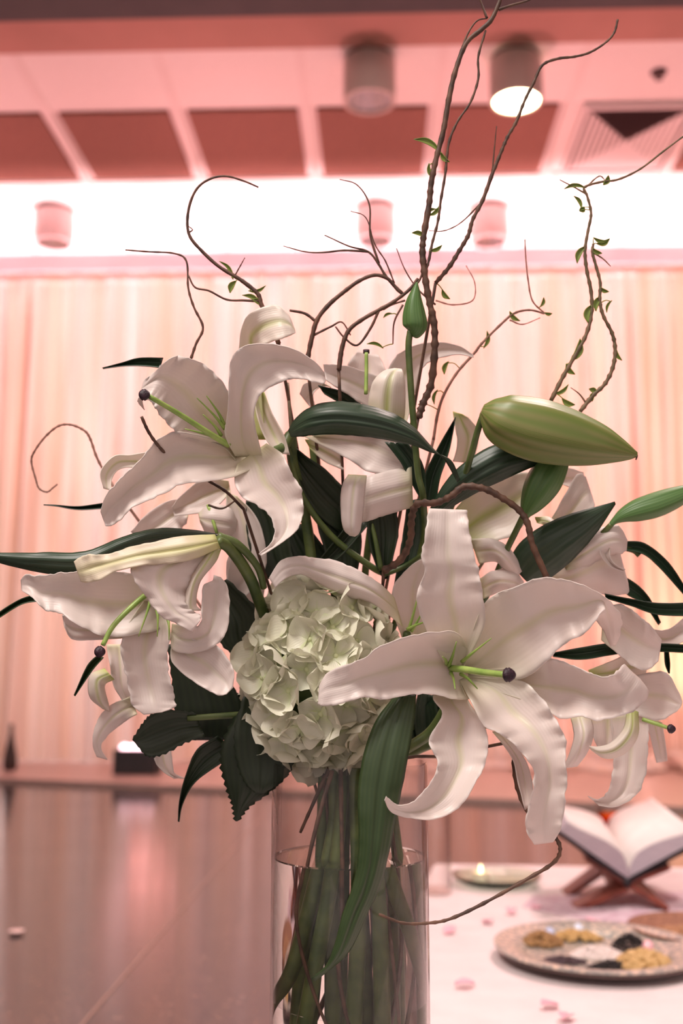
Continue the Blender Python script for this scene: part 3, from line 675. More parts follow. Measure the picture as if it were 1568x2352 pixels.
# ---- front right lily, open to the viewer
f = flower('lily', 'large open white lily at the front right with a purple-tipped style pointing right', 'flower', G, (.020, .006))
dz = -3.0
blade('petal', [(1030,1540,1062,1535,3,3.4,3),(983,1455,1112,1440,1.2,2.2,1),(957,1377,1107,1365,.5,1.4,.5),(975,1312,1100,1318,.5,1.2,.2),(967,1275,1090,1280,.4,1.0,.2),(978,1215,1078,1225,.6,1.1,.6),(984,1170,1073,1174,1.4,1.6,1.4),(990,1180,1070,1184,2.6,2.4,2.6)], PETAL_IN, f, dz, 4)
blade('petal', [(1062,1530,1078,1555,3,3.6,3),(1108,1392,1195,1560,1,2.3,1.5),(1180,1347,1252,1520,0,1.2,0),(1245,1328,1300,1477,-1,.5,-.6),(1310,1336,1345,1450,-1.2,.1,-1),(1368,1358,1389,1400,-1,-.2,-.8),(1408,1388,1376,1412,.3,.3,.2),(1427,1420,1368,1424,1.5,1.2,1.5),(1424,1458,1385,1447,2.5,2.2,2.5),(1412,1483,1402,1484,3.2,3,3.2)], PETAL_IN, f, dz, 5)
blade('petal', [(1075,1540,1080,1568,3,3.5,3),(1225,1530,1235,1620,1.2,2.1,1.2),(1262,1511,1285,1650,.7,1.9,.8),(1310,1527,1330,1646,0,1.4,0),(1350,1544,1370,1655,-.8,.8,-.5),(1387,1556,1425,1645,-1.4,0,-.8),(1413,1545,1465,1626,-1.2,-.3,0),(1431,1526,1489,1592,0,0,.5),(1440,1534,1470,1560,1,.8,1)], PETAL_IN, f, dz, 4)
blade('petal', [(1055,1562,1082,1548,3,3.4,3),(1082,1612,1192,1562,1,2.2,1.5),(1112,1667,1240,1600,.2,1.5,.8),(1155,1688,1272,1645,-.5,.7,0),(1190,1722,1297,1695,-1,.2,-.5),(1222,1762,1298,1748,-1.2,-.1,-.8),(1224,1812,1300,1802,-1.2,-.1,-1),(1210,1865,1293,1860,-.8,-.1,-.8),(1208,1908,1287,1905,-.2,.2,-.3),(1226,1940,1270,1934,.5,.6,.5)], PETAL_IN, f, dz, 5)
blade('petal', [(1035,1560,1055,1562,3,3.7,3),(994,1600,1078,1615,2,3,1.8),(1016,1640,1105,1655,1.5,2.5,1.3),(985,1700,1120,1700,.8,2,1),(1003,1745,1114,1752,.3,1.4,.5),(999,1778,1096,1790,0,1,0),(976,1814,1060,1848,-.5,.5,-.3),(945,1843,1005,1880,-1,-.1,-.5),(915,1849,945,1880,-1.3,-1,-1),(892,1834,899,1866,-1.8,-1.5,-1.3),(887,1829,883,1838,-2,-2,-2)], PETAL, f, dz, 3)
blade('petal', [(1080,1505,1085,1605,3,4.2,2.3),(1052,1455,1045,1606,1,3.4,1.0),(1000,1452,990,1594,0,2.6,.8),(940,1461,930,1597,-.3,1.9,.4),(880,1480,880,1607,-.5,1.2,.2),(843,1506,838,1601,-.4,.7,0),(792,1529,787,1615,-.3,.2,-.3),(752,1545,748,1622,0,-.1,-.3),(733,1575,730,1618,.3,.1,0)], PETAL_IN, f, dz, 4)
# curled underside edge of the long lower petal
blade('petal', [(1130,1680,1160,1680,1.2,1.0,1),(1175,1740,1205,1745,1,1.2,.6),(1190,1800,1222,1800,.8,1.2,.4),(1205,1860,1222,1850,.6,.6,.4)], PETAL, f, dz, 2)

style(f, [(1036,1535,-.2),(1070,1538,-2.4),(1115,1545,-4.4),(1160,1550,-6.2)], 8, 7.0, (1167,1550,-6.5), 14)
filaments(f, [(1030,1530,1048,1474),(1060,1520,1128,1466),(1035,1545,1045,1583),(1058,1548,1096,1582),(1025,1525,1016,1508)], -.4, -2.6, 5)
vase_stem(f, [(1045,1545,.6),(1040,1590,3),(990,1680,5),(900,1740,4.5)], (.022,-.004), (.020,.006), .0048)
blade('leaf', [(905,1600,955,1594,1.0,.6,1.0),(862,1657,952,1650,0,-.4,0),(834,1735,938,1733,-.8,-1.2,-.8),(822,1815,922,1815,-1.2,-1.6,-1.2),(823,1895,904,1900,-1.5,-1.9,-1.5),(822,1975,887,1985,-1.6,-2,-1.6),(808,2040,867,2050,-1.6,-2,-1.6),(786,2101,843,2100,-1.6,-1.9,-1.6),(766,2175,808,2175,-1.5,-1.8,-1.5),(748,2218,776,2212,-1.3,-1.5,-1.3),(714,2247,722,2254,-1,-1,-1)], LEAF_L, f, -1.6, 1.5, groove=.12, label='long green strap leaf hanging in front of the vase')

# ---- upper left lily
f = flower('lily', 'open white lily at the upper left with its style pointing up left', 'flower', G, (-.032, .004)); dz = 0
blade('petal', [(560,1010,610,1010,4.2,4.6,4.2),(538,900,600,900,4,4.6,4),(548,815,605,805,3.4,4.2,3.4),(556,748,600,797,2.6,3.4,2.4),(583,714,625,785,2,2.2,1.4),(630,701,652,776,2,1.6,1),(660,720,668,770,2.2,1.8,1.4),(676,755,678,765,2.4,2.2,2)], PETAL_GR, f, dz, 2)
blade('petal', [(583,905,606,900,4,4.6,4),(590,955,625,950,3.6,4.4,3.8),(608,1005,652,1000,3.4,4.4,3.6),(635,1040,665,1045,3.4,3.8,3.6)], PETAL_GR, f, dz, 1)
blade('petal', [(470,1005,480,1060,3,3.3,3),(400,1010,410,1080,2.6,3,2.6),(345,1035,360,1092,2.2,2.6,2.2),(300,1045,310,1074,1.6,2,1.6),(262,1048,274,1078,.8,1.4,1.2),(231,1083,257,1100,.3,.9,.8),(238,1122,255,1127,.4,.6,.4)], PETAL_GR, f, dz, 1)
blade('petal', [(548,1045,545,1062,3,3.5,3),(535,960,505,1022,2,3.4,2.2),(531,915,430,1008,1,2.7,1.2),(506,873,398,987,0,1.9,.4),(472,838,370,955,-.3,1.2,0),(432,823,352,928,-.5,.6,-.5),(396,820,335,915,-.5,.3,-.3),(350,858,320,915,.2,.4,.5),(328,880,317,925,1,1,1.2),(326,925,332,942,1.6,1.6,1.6)], PETAL_IN, f, dz, 5)
blade('petal', [(540,1030,600,1068,3,3.7,3),(480,1005,533,1096,1.3,2.8,1),(405,992,476,1105,.6,2.1,.2),(365,1007,415,1113,0,1.5,-.3),(332,1043,362,1140,-.5,.8,-.8),(302,1076,308,1163,-.9,.4,-1),(272,1105,277,1193,-1.1,0,-1),(243,1138,256,1207,-1.2,-.2,-.8),(231,1175,242,1208,-1,-.5,-.6)], PETAL_IN, f, dz, 4)
blade('petal', [(540,1048,602,1052,2.6,3.3,2.8),(517,1000,596,1022,1.2,2.5,1.8),(523,945,583,965,.4,1.8,.8),(526,880,590,918,0,1.2,.3),(531,825,618,890,-.3,.7,0),(562,794,660,872,-.5,.4,-.3),(620,790,697,871,-.9,.1,-.8),(675,802,722,878,-1,-.2,-1),(722,830,742,882,-.7,-.3,-.7),(745,856,747,876,0,.2,0)], PETAL_IN, f, dz, 3)
blade('petal', [(545,1065,612,1018,2.2,3.1,2.4),(538,1097,650,1045,1.2,2.3,1.3),(550,1135,666,1082,.8,1.8,.7),(583,1157,690,1120,.4,1.5,.5),(616,1180,695,1165,.1,1.1,.2),(630,1215,688,1208,-.3,.5,-.1),(622,1248,658,1238,-.9,-.3,-.6),(594,1272,600,1277,-1.5,-1.5,-1.5)], PETAL, f, dz, 4)
style(f, [(525,1022,2.0),(480,995,.6),(410,950,-1.0),(342,910,-2.4)], 8, 5.5, (331,907,-2.6), 12)
filaments(f, [(516,985,452,914),(515,975,474,909),(508,1000,466,952),(512,1012,424,985)], 1.6, .2, 5)
vase_stem(f, [(600,1045,3.2),(648,1030,4.2),(668,1000,5),(672,1060,6),(700,1180,7),(730,1400,7),(760,1650,6)], (-.012,.010), (-.032,.004), .0048)
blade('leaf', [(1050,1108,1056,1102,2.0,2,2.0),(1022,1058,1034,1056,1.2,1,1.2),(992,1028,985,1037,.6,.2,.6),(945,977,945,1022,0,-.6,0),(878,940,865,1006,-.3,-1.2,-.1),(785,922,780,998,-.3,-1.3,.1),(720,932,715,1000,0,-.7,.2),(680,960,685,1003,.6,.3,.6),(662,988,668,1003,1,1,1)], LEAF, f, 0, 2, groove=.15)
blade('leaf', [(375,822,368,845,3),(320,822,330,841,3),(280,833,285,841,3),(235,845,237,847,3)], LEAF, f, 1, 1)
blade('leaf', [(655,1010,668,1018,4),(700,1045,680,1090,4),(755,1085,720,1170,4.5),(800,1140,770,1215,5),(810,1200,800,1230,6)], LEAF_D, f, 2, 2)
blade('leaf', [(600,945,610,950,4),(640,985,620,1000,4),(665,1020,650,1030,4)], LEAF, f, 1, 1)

# ---- drooping lily, left, seen from the side
f = flower('lily', 'drooping white lily at the left seen from the side with purple stigma hanging down', 'flower', G, (-.040, -.006)); dz = -1.0
blade('petal', [(390,1320,380,1440,2.5,3,2.5),(320,1318,340,1452,1.8,2.6,1.5),(250,1312,255,1462,1.2,2.2,.6),(185,1312,197,1446,.8,1.8,0),(140,1315,143,1412,.6,1.3,0),(92,1322,105,1403,.6,1.1,.2),(60,1319,75,1373,1,1.2,.6),(48,1332,50,1357,1.6,1.6,1.4)], PETAL_IN, f, dz, 5)
blade('petal', [(290,1410,290,1465,2.4,2.8,2.2),(200,1425,207,1470,2,2.5,1.6),(158,1415,165,1467,2,2.4,1.6),(143,1413,148,1440,2.2,2.4,2)], PETAL, f, dz, 2)
blade('petal', [(330,1380,375,1390,2.4,3,2.4),(285,1450,392,1450,1.6,2.4,1.4),(280,1500,384,1506,1,2,.8),(288,1545,388,1550,.7,1.7,.5),(296,1590,398,1590,.5,1.4,.3),(303,1618,402,1622,.5,1.0,.4),(330,1642,372,1636,.7,.8,.6)], PETAL_IN, f, dz, 5)
blade('petal', [(395,1470,400,1445,1.4,1.6,1.4),(395,1520,450,1470,.4,1.2,.6),(441,1563,498,1484,-.2,.8,.2),(477,1585,526,1518,-.6,.3,-.2),(503,1597,537,1545,-.7,0,-.5),(520,1594,534,1580,-.6,-.4,-.5)], PETAL_IN, f, dz, 2)
blade('petal', [(494,1232,507,1262,1.2,.6,1.2),(462,1280,494,1292,.6,-.4,.8),(436,1330,460,1335,.2,-.7,.6),(424,1375,450,1385,-.2,-.6,.4),(418,1405,462,1402,-.6,-.5,.2)], PETAL_GR, f, dz, 1)
blade('petal', [(392,1470,395,1432,1.6,1.4,1.2),(398,1494,425,1438,.6,.8,.2),(440,1500,448,1440,.2,.6,-.2),(492,1484,462,1425,.1,.4,-.4),(521,1447,463,1388,.2,.6,-.2),(527,1388,467,1345,.6,1,.2),(521,1345,487,1335,1,1.2,.8),(507,1326,491,1321,1.4,1.4,1.4)], PETAL_IN, f, dz, 3)
blade('petal', [(470,1236,506,1262,1,.6,1.1),(415,1258,484,1276,.2,.1,.8),(350,1280,452,1302,-.3,-.3,.5),(305,1296,436,1332,-.7,-.5,.3),(307,1330,428,1362,-.9,-.6,.2),(338,1376,430,1388,-.9,-.7,0),(368,1414,445,1404,-.9,-.8,-.2),(400,1430,460,1413,-.9,-.8,-.5),(441,1452,460,1426,-.7,-.7,-.6)], PETAL, f, dz-.4, 5)
blade('petal', [(494,1228,505,1258,.8,.5,.9),(430,1231,442,1285,.3,-.3,-.1),(367,1241,380,1296,0,-.5,-.5),(300,1257,330,1298,-.1,-.6,-.8),(250,1272,268,1312,-.2,-.6,-.8),(205,1273,230,1331,-.4,-.5,-.8),(182,1281,205,1338,-.3,-.5,-.5),(170,1290,186,1336,0,-.2,-.1)], PETAL_EDGE, f, dz-.8, 3)
style(f, [(360,1350,1.4),(320,1378,.4),(262,1435,-.9),(236,1482,-1.6)], 7, 5.5, (229,1497,-1.8), 12)
filaments(f, [(345,1380,318,1462),(360,1400,361,1462),(385,1420,388,1470)], .6, -.4, 4.5)
vase_stem(f, [(498,1242,0),(530,1262,1),(575,1330,2.4),(610,1420,5),(700,1640,6)], (-.020,.004), (-.040,-.006), .0050)
tube('stem', [(500,1232,.6),(545,1250,1),(590,1300,2),(606,1350,3)], 11, 8, STEM, f)
blade('leaf', [(505,1228,505,1236,1.4,1.2,1.4),(440,1217,440,1240,1.2,.8,1.6),(360,1214,350,1250,1,.5,1.6),(282,1233,280,1278,.8,.3,1.4),(197,1266,200,1318,.4,0,1.0),(100,1269,110,1317,0,-.3,.6),(0,1270,0,1293,-.6,-.8,-.2),(-70,1262,-70,1266,-1,-1,-1)], LEAF, f, .8, 2, groove=.12)
blade('leaf', [(100,1362,95,1380,3),(50,1375,50,1388,3),(0,1405,0,1418,3),(-30,1432,-30,1435,3)], LEAF_L, f, 0, 1)
blade('leaf', [(226,1503,238,1510,3),(200,1530,212,1540,3),(170,1597,172,1599,3)], LEAF_L, f, 0, 1)
blade('leaf', [(240,1155,240,1168,7),(180,1163,180,1171,7),(130,1160,130,1163,7),(100,1159,100,1160,7)], LEAF, f, 0, 1)

# ---- lily at the back centre, seen from behind
f = flower('lily', 'white lily at the back centre whose stigma stands straight up, behind the dark arching leaf', 'flower', G, (.002, .026)); dz = 4.5
blade('petal', [(890,870,900,975,3,3.2,3),(847,857,850,940,2,2.2,2),(804,842,812,915,1.4,1.8,1.4),(768,837,776,892,1,1.4,1),(742,836,747,872,.8,1,.8)], PETAL, f, dz, 3)
blade('petal', [(870,960,930,980,2,3.2,2),(890,850,948,920,2.6,3.4,2.6),(928,804,968,848,2.4,3,2.2),(990,786,1010,822,1.6,2,1.4),(1050,793,1056,815,.8,1,.8),(1086,814,1088,822,.4,.4,.4)], PETAL, f, dz, 3)
blade('petal', [(790,880,870,960,4,4.4,4),(800,835,890,870,4.4,5,4.4),(820,806,870,815,5,5.2,5)], PETAL, f, dz, 3)
blade('petal', [(850,985,925,985,.5,-.4,.5),(846,925,930,935,0,-.8,0),(856,878,930,885,-.4,-1,-.4),(880,853,926,858,-.4,-.6,-.4),(905,846,922,848,0,0,0)], PETAL_GR, f, dz-1, 1)
blade('petal', [(760,890,745,880,2),(735,878,718,905,2),(700,880,722,930,2.4),(688,905,712,935,2.8)], PETAL, f, dz, 2)
blade('petal', [(700,1003,730,1000,1),(790,1050,870,985,1),(850,1085,930,1000,.6),(930,1095,955,1040,.4)], PETAL_IN, f, dz-1, 3)
blade('petal', [(945,1070,948,1165,1,.4,1),(890,1082,895,1180,.2,-.5,.2),(850,1092,850,1195,-.2,-.8,-.2),(833,1100,832,1200,.2,0,.4)], PETAL, f, dz-1.5, 2)
blade('petal', [(800,1090,842,1092,0,-.5,-.6),(786,1115,838,1130,-.5,-1.2,-.8),(782,1160,834,1175,-.5,-1.3,-.8),(788,1212,826,1220,-.4,-1,-.6),(803,1230,815,1232,0,-.2,0)], PETAL, f, dz-2.5, 2)
blade('petal', [(700,1010,712,1030,2),(740,1010,745,1060,2),(780,1040,790,1080,2.4)], PETAL_GR, f, dz, 1)
tube('style', [(840,905,0),(841,850,.4),(841,810,.6)], 4.5, 4, STEM_Y, f); tube('stigma', [(841,812,5.1),(841,803,5.1)], 8, 8, STIG, f, n=2)
vase_stem(f, [(880,980,6),(870,1080,9),(840,1300,10),(815,1600,9)], (.002,.016), (.010,.020), .0036)
blade('leaf', [(730,885,745,905,4),(790,900,780,925,5),(830,925,815,940,6)], LEAF, f, 2, 1)
blade('leaf', [(884,1015,935,1018,3),(920,1062,968,1060,3.4),(945,1110,978,1112,3.8),(968,1150,976,1158,4)], LEAF, f, 0, 1)
blade('leaf', [(1046,958,1044,972,4),(1010,1020,1030,1040,4),(978,1085,1010,1100,4),(965,1150,1000,1165,4)], LEAF, f, 1, 1)
blade('leaf', [(1040,945,1062,952,6),(1046,985,1080,965,6,.6),(1050,1020,1100,1000,6.4,.6),(1040,1060,1085,1065,7)], PETAL_GR, f, 1, 2).name = 'petal'

# ---- white lily whose petal arches over the hydrangea
f = flower('lily', 'white lily half hidden behind the hydrangea with one petal arching over it', 'flower', G, (.012, .018)); dz = 3.2
blade('petal', [(905,1372,925,1440,1.4,1.6,1.4),(872,1340,882,1405,.6,.4,.8),(835,1318,842,1380,.2,-.2,.4),(787,1294,790,1368,0,-.5,.2),(725,1281,730,1338,-.2,-.7,0),(680,1278,692,1320,-.4,-.6,-.2),(642,1291,658,1328,-.6,-.6,-.6),(617,1328,632,1350,-.6,-.6,-.6)], PETAL, f, dz-1.0, 4)
blade('petal', [(925,1470,985,1462,2,2.8,2),(900,1395,995,1400,1,2.4,1.2),(905,1345,995,1340,.6,2,.8),(940,1303,990,1300,.8,1.4,.8),(965,1285,985,1288,1,1,1)], PETAL_IN, f, dz, 3)
filaments(f, [(938,1448,965,1345),(945,1450,975,1395),(935,1445,985,1425)], 3.5, 2.0, 4.5)
vase_stem(f, [(935,1455,5),(900,1550,9),(850,1680,8)], (.012,.014), (.012,.018), .0034)

# ---- lily behind the left ones
f = flower('lily', 'blurred white lily low behind the upper left lily', 'flower', G, (-.024, .022)); dz = 7
blade('petal', [(430,1150,432,1185,1),(385,1150,425,1205,.6),(335,1182,395,1230,.2),(300,1222,330,1240,.2)], PETAL, f, dz, 3)
blade('petal', [(525,1105,530,1130,1),(470,1100,490,1170,.4),(415,1140,440,1180,0),(395,1165,400,1185,0)], PETAL, f, dz, 3)
blade('petal', [(455,1180,460,1200,0,-.6,0),(480,1160,480,1235,-.4,-1.1,-.4),(525,1165,520,1245,-.4,-1,-.4),(545,1195,540,1225,0,-.3,0)], PETAL_IN, f, dz, 2)
blade('petal', [(520,1130,545,1140,1),(520,1180,590,1190,.6),(530,1260,612,1270,.5),(520,1330,600,1330,.8),(500,1370,560,1375,1)], PETAL_IN, f, dz-1, 2)
blade('petal', [(600,1270,560,1240,1.5),(610,1330,520,1290,1),(600,1400,530,1380,1)], PETAL, f, dz, 2)
tube('style', [(478,1160,6.5),(498,1225,5.5)], 5, 4, STEM_Y, f)
vase_stem(f, [(540,1220,9),(600,1400,11),(720,1640,9.5)], (-.012,.016), (-.030,.010), .0034)

# ---- lily low at the left, behind the drooping one
f = flower('lily', 'white lily with curled petals hanging below and behind the drooping left lily', 'flower', G, (-.036, .014)); dz = 5
blade('petal', [(245,1480,300,1480,1),(252,1530,300,1530,.6),(262,1575,300,1585,.6),(290,1625,315,1625,1)], PETAL, f, dz, 4)
blade('petal', [(240,1535,262,1560,1,.2,1),(206,1552,240,1575,.6,-.2,.6),(206,1600,248,1612,.4,-.3,.4),(236,1628,252,1634,.6,.6,.6)], PETAL_GR, f, dz-.6, 1)
blade('petal', [(300,1600,315,1640,1),(250,1622,290,1655,.5,.2,.5),(222,1660,252,1685,.3,-.1,.3),(212,1705,232,1715,.3,.3,.3),(222,1738,247,1745,.8,.8,.8)], PETAL, f, dz, 3)
blade('petal', [(360,1700,385,1690,1),(355,1745,395,1740,1),(375,1772,400,1775,1.2),(400,1788,425,1788,1.5)], PETAL, f, dz+1, 2)
vase_stem(f, [(310,1560,7),(420,1590,9),(580,1650,9),(710,1720,7)], (-.016,.008), (-.034,.000), .0034)

# ---- lily at the right edge behind the front one
f = flower('lily', 'white lily at the right edge behind the large front lily, with small purple stigma', 'flower', G, (.036, .012)); dz = 3.2
blade('petal', [(1385,1395,1380,1470,1.4,1.8,1.4),(1425,1388,1425,1507,.8,1.6,.6),(1456,1406,1458,1533,.2,1.2,.1),(1490,1432,1487,1540,0,.8,0),(1519,1470,1512,1518,.4,.8,.4)], PETAL_IN, f, dz, 4)
blade('petal', [(1410,1560,1400,1640,2,2.5,2),(1478,1548,1470,1645,1,1.6,1),(1530,1545,1510,1655,.5,1.1,.6),(1558,1590,1545,1640,.3,.6,.4),(1567,1612,1562,1625,.3,.3,.3)], PETAL_IN, f, dz+.6, 3)
blade('petal', [(1350,1540,1365,1560,2),(1400,1520,1412,1568,2.2),(1450,1500,1458,1560,2.4),(1490,1510,1480,1560,2.6)], PETAL_GR, f, dz, 1)
blade('petal', [(1400,1560,1475,1575,2),(1400,1640,1485,1640,1.4),(1405,1700,1490,1690,.8),(1408,1750,1486,1742,.3),(1404,1792,1478,1795,0),(1392,1822,1455,1832,-.2),(1372,1836,1412,1853,-.4),(1349,1828,1375,1850,-.5)], PETAL_IN, f, dz+.4, 4)
blade('petal', [(1440,1625,1465,1635,1,.6,1),(1432,1672,1464,1692,0,-.5,.2),(1402,1706,1432,1732,-.4,-.9,-.2),(1372,1715,1390,1742,-.5,-.8,-.4),(1352,1713,1356,1722,-.4,-.4,-.4)], PETAL_GR, f, dz-.8, 1)
blade('petal', [(1350,1650,1440,1640,1.2),(1360,1690,1430,1690,1.0),(1375,1720,1410,1722,1)], PETAL, f, dz, 1)
blade('petal', [(1310,1648,1352,1635,1,.6,1),(1318,1690,1363,1682,.3,-.4,.3),(1306,1735,1350,1725,0,-.5,0),(1290,1765,1325,1760,.2,0,.2)], PETAL, f, dz-.6, 2)
blade('petal', [(1480,1640,1520,1660,3),(1495,1700,1528,1710,3),(1508,1752,1532,1748,3)], PETAL, f, dz+2, 1)
blade('petal', [(1490,1445,1512,1485,3),(1535,1445,1535,1488,2.5),(1580,1410,1580,1470,2)], PETAL, f, dz+1, 3)
style(f, [(1475,1652,3.5),(1505,1662,3),(1534,1672,2.6)], 5, 4.5, (1540,1674,2.5), 10)
vase_stem(f, [(1430,1570,6.5),(1300,1600,7.5),(1060,1680,7.5),(905,1745,6.5)], (.028,.010), (.036,.012), .0050, mid=(.040,.004,WATER_Z-.06))
blade('leaf', [(1388,1364,1390,1374,2),(1450,1376,1450,1392,2),(1510,1385,1512,1412,2),(1600,1384,1600,1415,2)], LEAF, f, 2, 1)
blade('leaf', [(1268,1500,1270,1508,3),(1330,1488,1332,1515,3),(1395,1478,1400,1505,3),(1440,1480,1440,1500,3.4),(1520,1478,1520,1497,3.5),(1585,1482,1585,1500,3.5)], LEAF, f, 2, 1)
blade('leaf', [(1525,1495,1535,1495,5),(1527,1525,1538,1525,5),(1535,1547,1537,1547,5)], LEAF, f, 1, 0)

# ---- lily at the right back (closed trumpet)
f = flower('lily', 'half open white lily with ruffled rim at the right, behind the broad dark leaf', 'flower', G, (.030, .028)); dz = 6.5
blade('petal', [(1250,1320,1275,1352,1),(1300,1282,1345,1362,.6,-.6,.6),(1355,1228,1395,1366,.2,-1,.2),(1395,1212,1440,1364,.4,-.4,.4),(1415,1240,1442,1340,1,1,1)], PETAL_IN, f, dz, 3)
blade('petal', [(1290,1290,1300,1310,0),(1340,1240,1350,1300,-.3,-1,-.3),(1385,1213,1400,1275,-.6,-1.2,-.6),(1420,1208,1424,1272,-.4,-.8,-.4),(1440,1240,1438,1265,.3,.3,.3)], PETAL, f, dz-.5, 3)
blade('petal', [(1380,1250,1400,1250,-.5),(1378,1272,1402,1282,-1),(1400,1300,1418,1300,-1),(1428,1312,1436,1308,-.6)], PETAL, f, dz-1, 2)
vase_stem(f, [(1262,1335,8),(1150,1450,10),(980,1620,9.5),(870,1740,8)], (.020,.022), (.020,.024), .0034)
blade('leaf', [(1430,1243,1428,1262,2),(1480,1248,1475,1272,2),(1535,1292,1515,1305,2),(1580,1360,1575,1372,2)], LEAF, f, 5, 1)
blade('leaf', [(1414,1318,1416,1338,3),(1452,1335,1440,1366,3),(1490,1372,1478,1388,3),(1517,1430,1512,1436,3)], LEAF, f, 5, 1)
tube('stem', [(1430,1258,7.5),(1455,1265,7.5),(1468,1276,7.4)], 7, 7, STEM, f)
blade('leaf', [(1165,1290,1225,1352,1,.6,1),(1200,1240,1262,1328,.4,-.2,.4),(1268,1196,1312,1288,0,-.6,.2),(1340,1172,1366,1228,.2,-.2,.3),(1411,1152,1413,1158,.8,.8,.8)], LEAF, f, 4.5, 1.5, groove=.1, label='broad dark green leaf pointing up right')

# ---- pale lily behind the top of the front one
f = flower('lily', 'cream lily behind the upright petal of the front lily, below the large bud', 'flower', G, (.012, .034)); dz = 5.5
blade('petal', [(1020,1200,1080,1262,1,1.8,1),(1078,1135,1130,1245,.4,1.6,.4),(1135,1098,1180,1228,.2,1.2,.2),(1190,1085,1218,1185,.4,.9,.4),(1225,1085,1240,1150,1,1,1)], PETAL_GR, f, dz, 2)
blade('petal', [(1080,1238,1100,1295,1),(1130,1238,1138,1290,.2,-.6,.4),(1172,1262,1158,1310,0,-.8,.2),(1200,1310,1180,1330,.4,.2,.6)], PETAL, f, dz-.8, 2)
blade('petal', [(1100,1330,1110,1375,1),(1135,1310,1150,1360,.4,-.4,.4),(1180,1312,1185,1365,.4,-.4,.4),(1202,1335,1202,1362,1,1,1)], PETAL, f, dz-1, 2)
blade('petal', [(1228,1188,1232,1200,1),(1262,1188,1262,1212,.6,0,.6),(1286,1215,1266,1232,.2,-.2,.3),(1300,1252,1294,1258,.4,.4,.4)], PETAL_GR, f, dz, 1)
blade('petal', [(1260,1200,1280,1215,2),(1290,1150,1330,1200,1.6),(1325,1090,1358,1180,1.4),(1345,1095,1366,1160,1.8)], PETAL, f, dz+1, 3)
blade('petal', [(1282,1100,1285,1110,2),(1300,1075,1310,1120,2),(1340,1085,1345,1130,2.2)], PETAL, f, dz+1.4, 2)
vase_stem(f, [(1060,1260,8),(1000,1400,11),(900,1620,10.5),(850,1740,9)], (.014,.030), (.014,.026), .0034)
blade('leaf', [(985,1172,1012,1182,2,1.8,2),(1022,1108,1065,1148,1.4,1,1.4),(1072,1058,1122,1118,1,.4,1),(1150,1018,1182,1090,1,.4,1),(1225,1035,1248,1062,1.4,1.2,1.4)], LEAF, f, 1.5, 1, groove=.12)

# ---- buds
f = flower('lily_bud', 'large closed green lily bud pointing right', 'bud', 'closed lily buds', (.020, .020))
bud_body('bud', [(1106,942,0,14),(1124,950,0,38),(1150,962,0,58),(1190,976,0,68),(1235,988,0,72),(1280,999,0,69),(1330,1011,0,60),(1380,1023,0,46),(1420,1034,0,29),(1446,1041,0,16),(1462,1044,0,6)], BUDM, f, 3, .45, .16)
tube('bud_tip', [(1455,1042,0),(1462,1046,0),(1460,1056,-.1)], 4, 1.5, BARK, f, n=3)
vase_stem(f, [(1110,950,0),(1098,985,.4),(1080,1050,1.4),(1065,1100,2.6),(1030,1180,4.5),(960,1400,8.5),(880,1650,8.5)], (.014,.014), (.020,.020), .0028)
f = flower('lily_bud', 'small upright green bud on a tall straight stem at the top centre', 'bud', 'closed lily buds', (-.006, .030))
bud_body('bud', [(957,648,1,2),(954,670,1,11),(951,695,1,20),(951,725,1,27),(953,748,1,28),(950,762,1,20),(944,768,1,9)], BUDG, f, 3, .2, .25)
vase_stem(f, [(942,760,1),(938,800,1),(944,900,1.2),(952,1000,1.6),(960,1090,2),(972,1150,2.5),(968,1260,6),(900,1450,9),(830,1650,8.5)], (.004,.026), (-.006,.030), .0028)
f = flower('lily_bud', 'green bud hanging down beneath the large bud', 'bud', 'closed lily buds', (.034, .022))
bud_body('bud', [(1285,1035,3,24),(1272,1065,3,35),(1252,1100,3,42),(1235,1130,3,38),(1218,1160,3,26),(1205,1182,3,12),(1198,1192,3,7)], BUDG, f, 3, .5, .15)
vase_stem(f, [(1200,1188,3),(1182,1225,3.6),(1160,1270,4.6),(1100,1400,8.5),(960,1620,9.5)], (.012,.016), (.014,.022), .0028)
f = flower('lily_bud', 'slender green bud at the right edge pointing up right', 'bud', 'closed lily buds', (.042, .016))
bud_body('bud', [(1600,1122,5,10),(1575,1132,5,20),(1540,1147,5,28),(1500,1162,5,31),(1460,1174,5,27),(1432,1184,5,18),(1412,1196,5,9),(1402,1206,5,6)], BUDG, f, 3, .1, .15)
vase_stem(f, [(1404,1204,5),(1372,1238,5.6),(1300,1320,7.5),(1150,1500,10),(960,1660,8.5)], (.018,.012), (.020,.016), .0026)

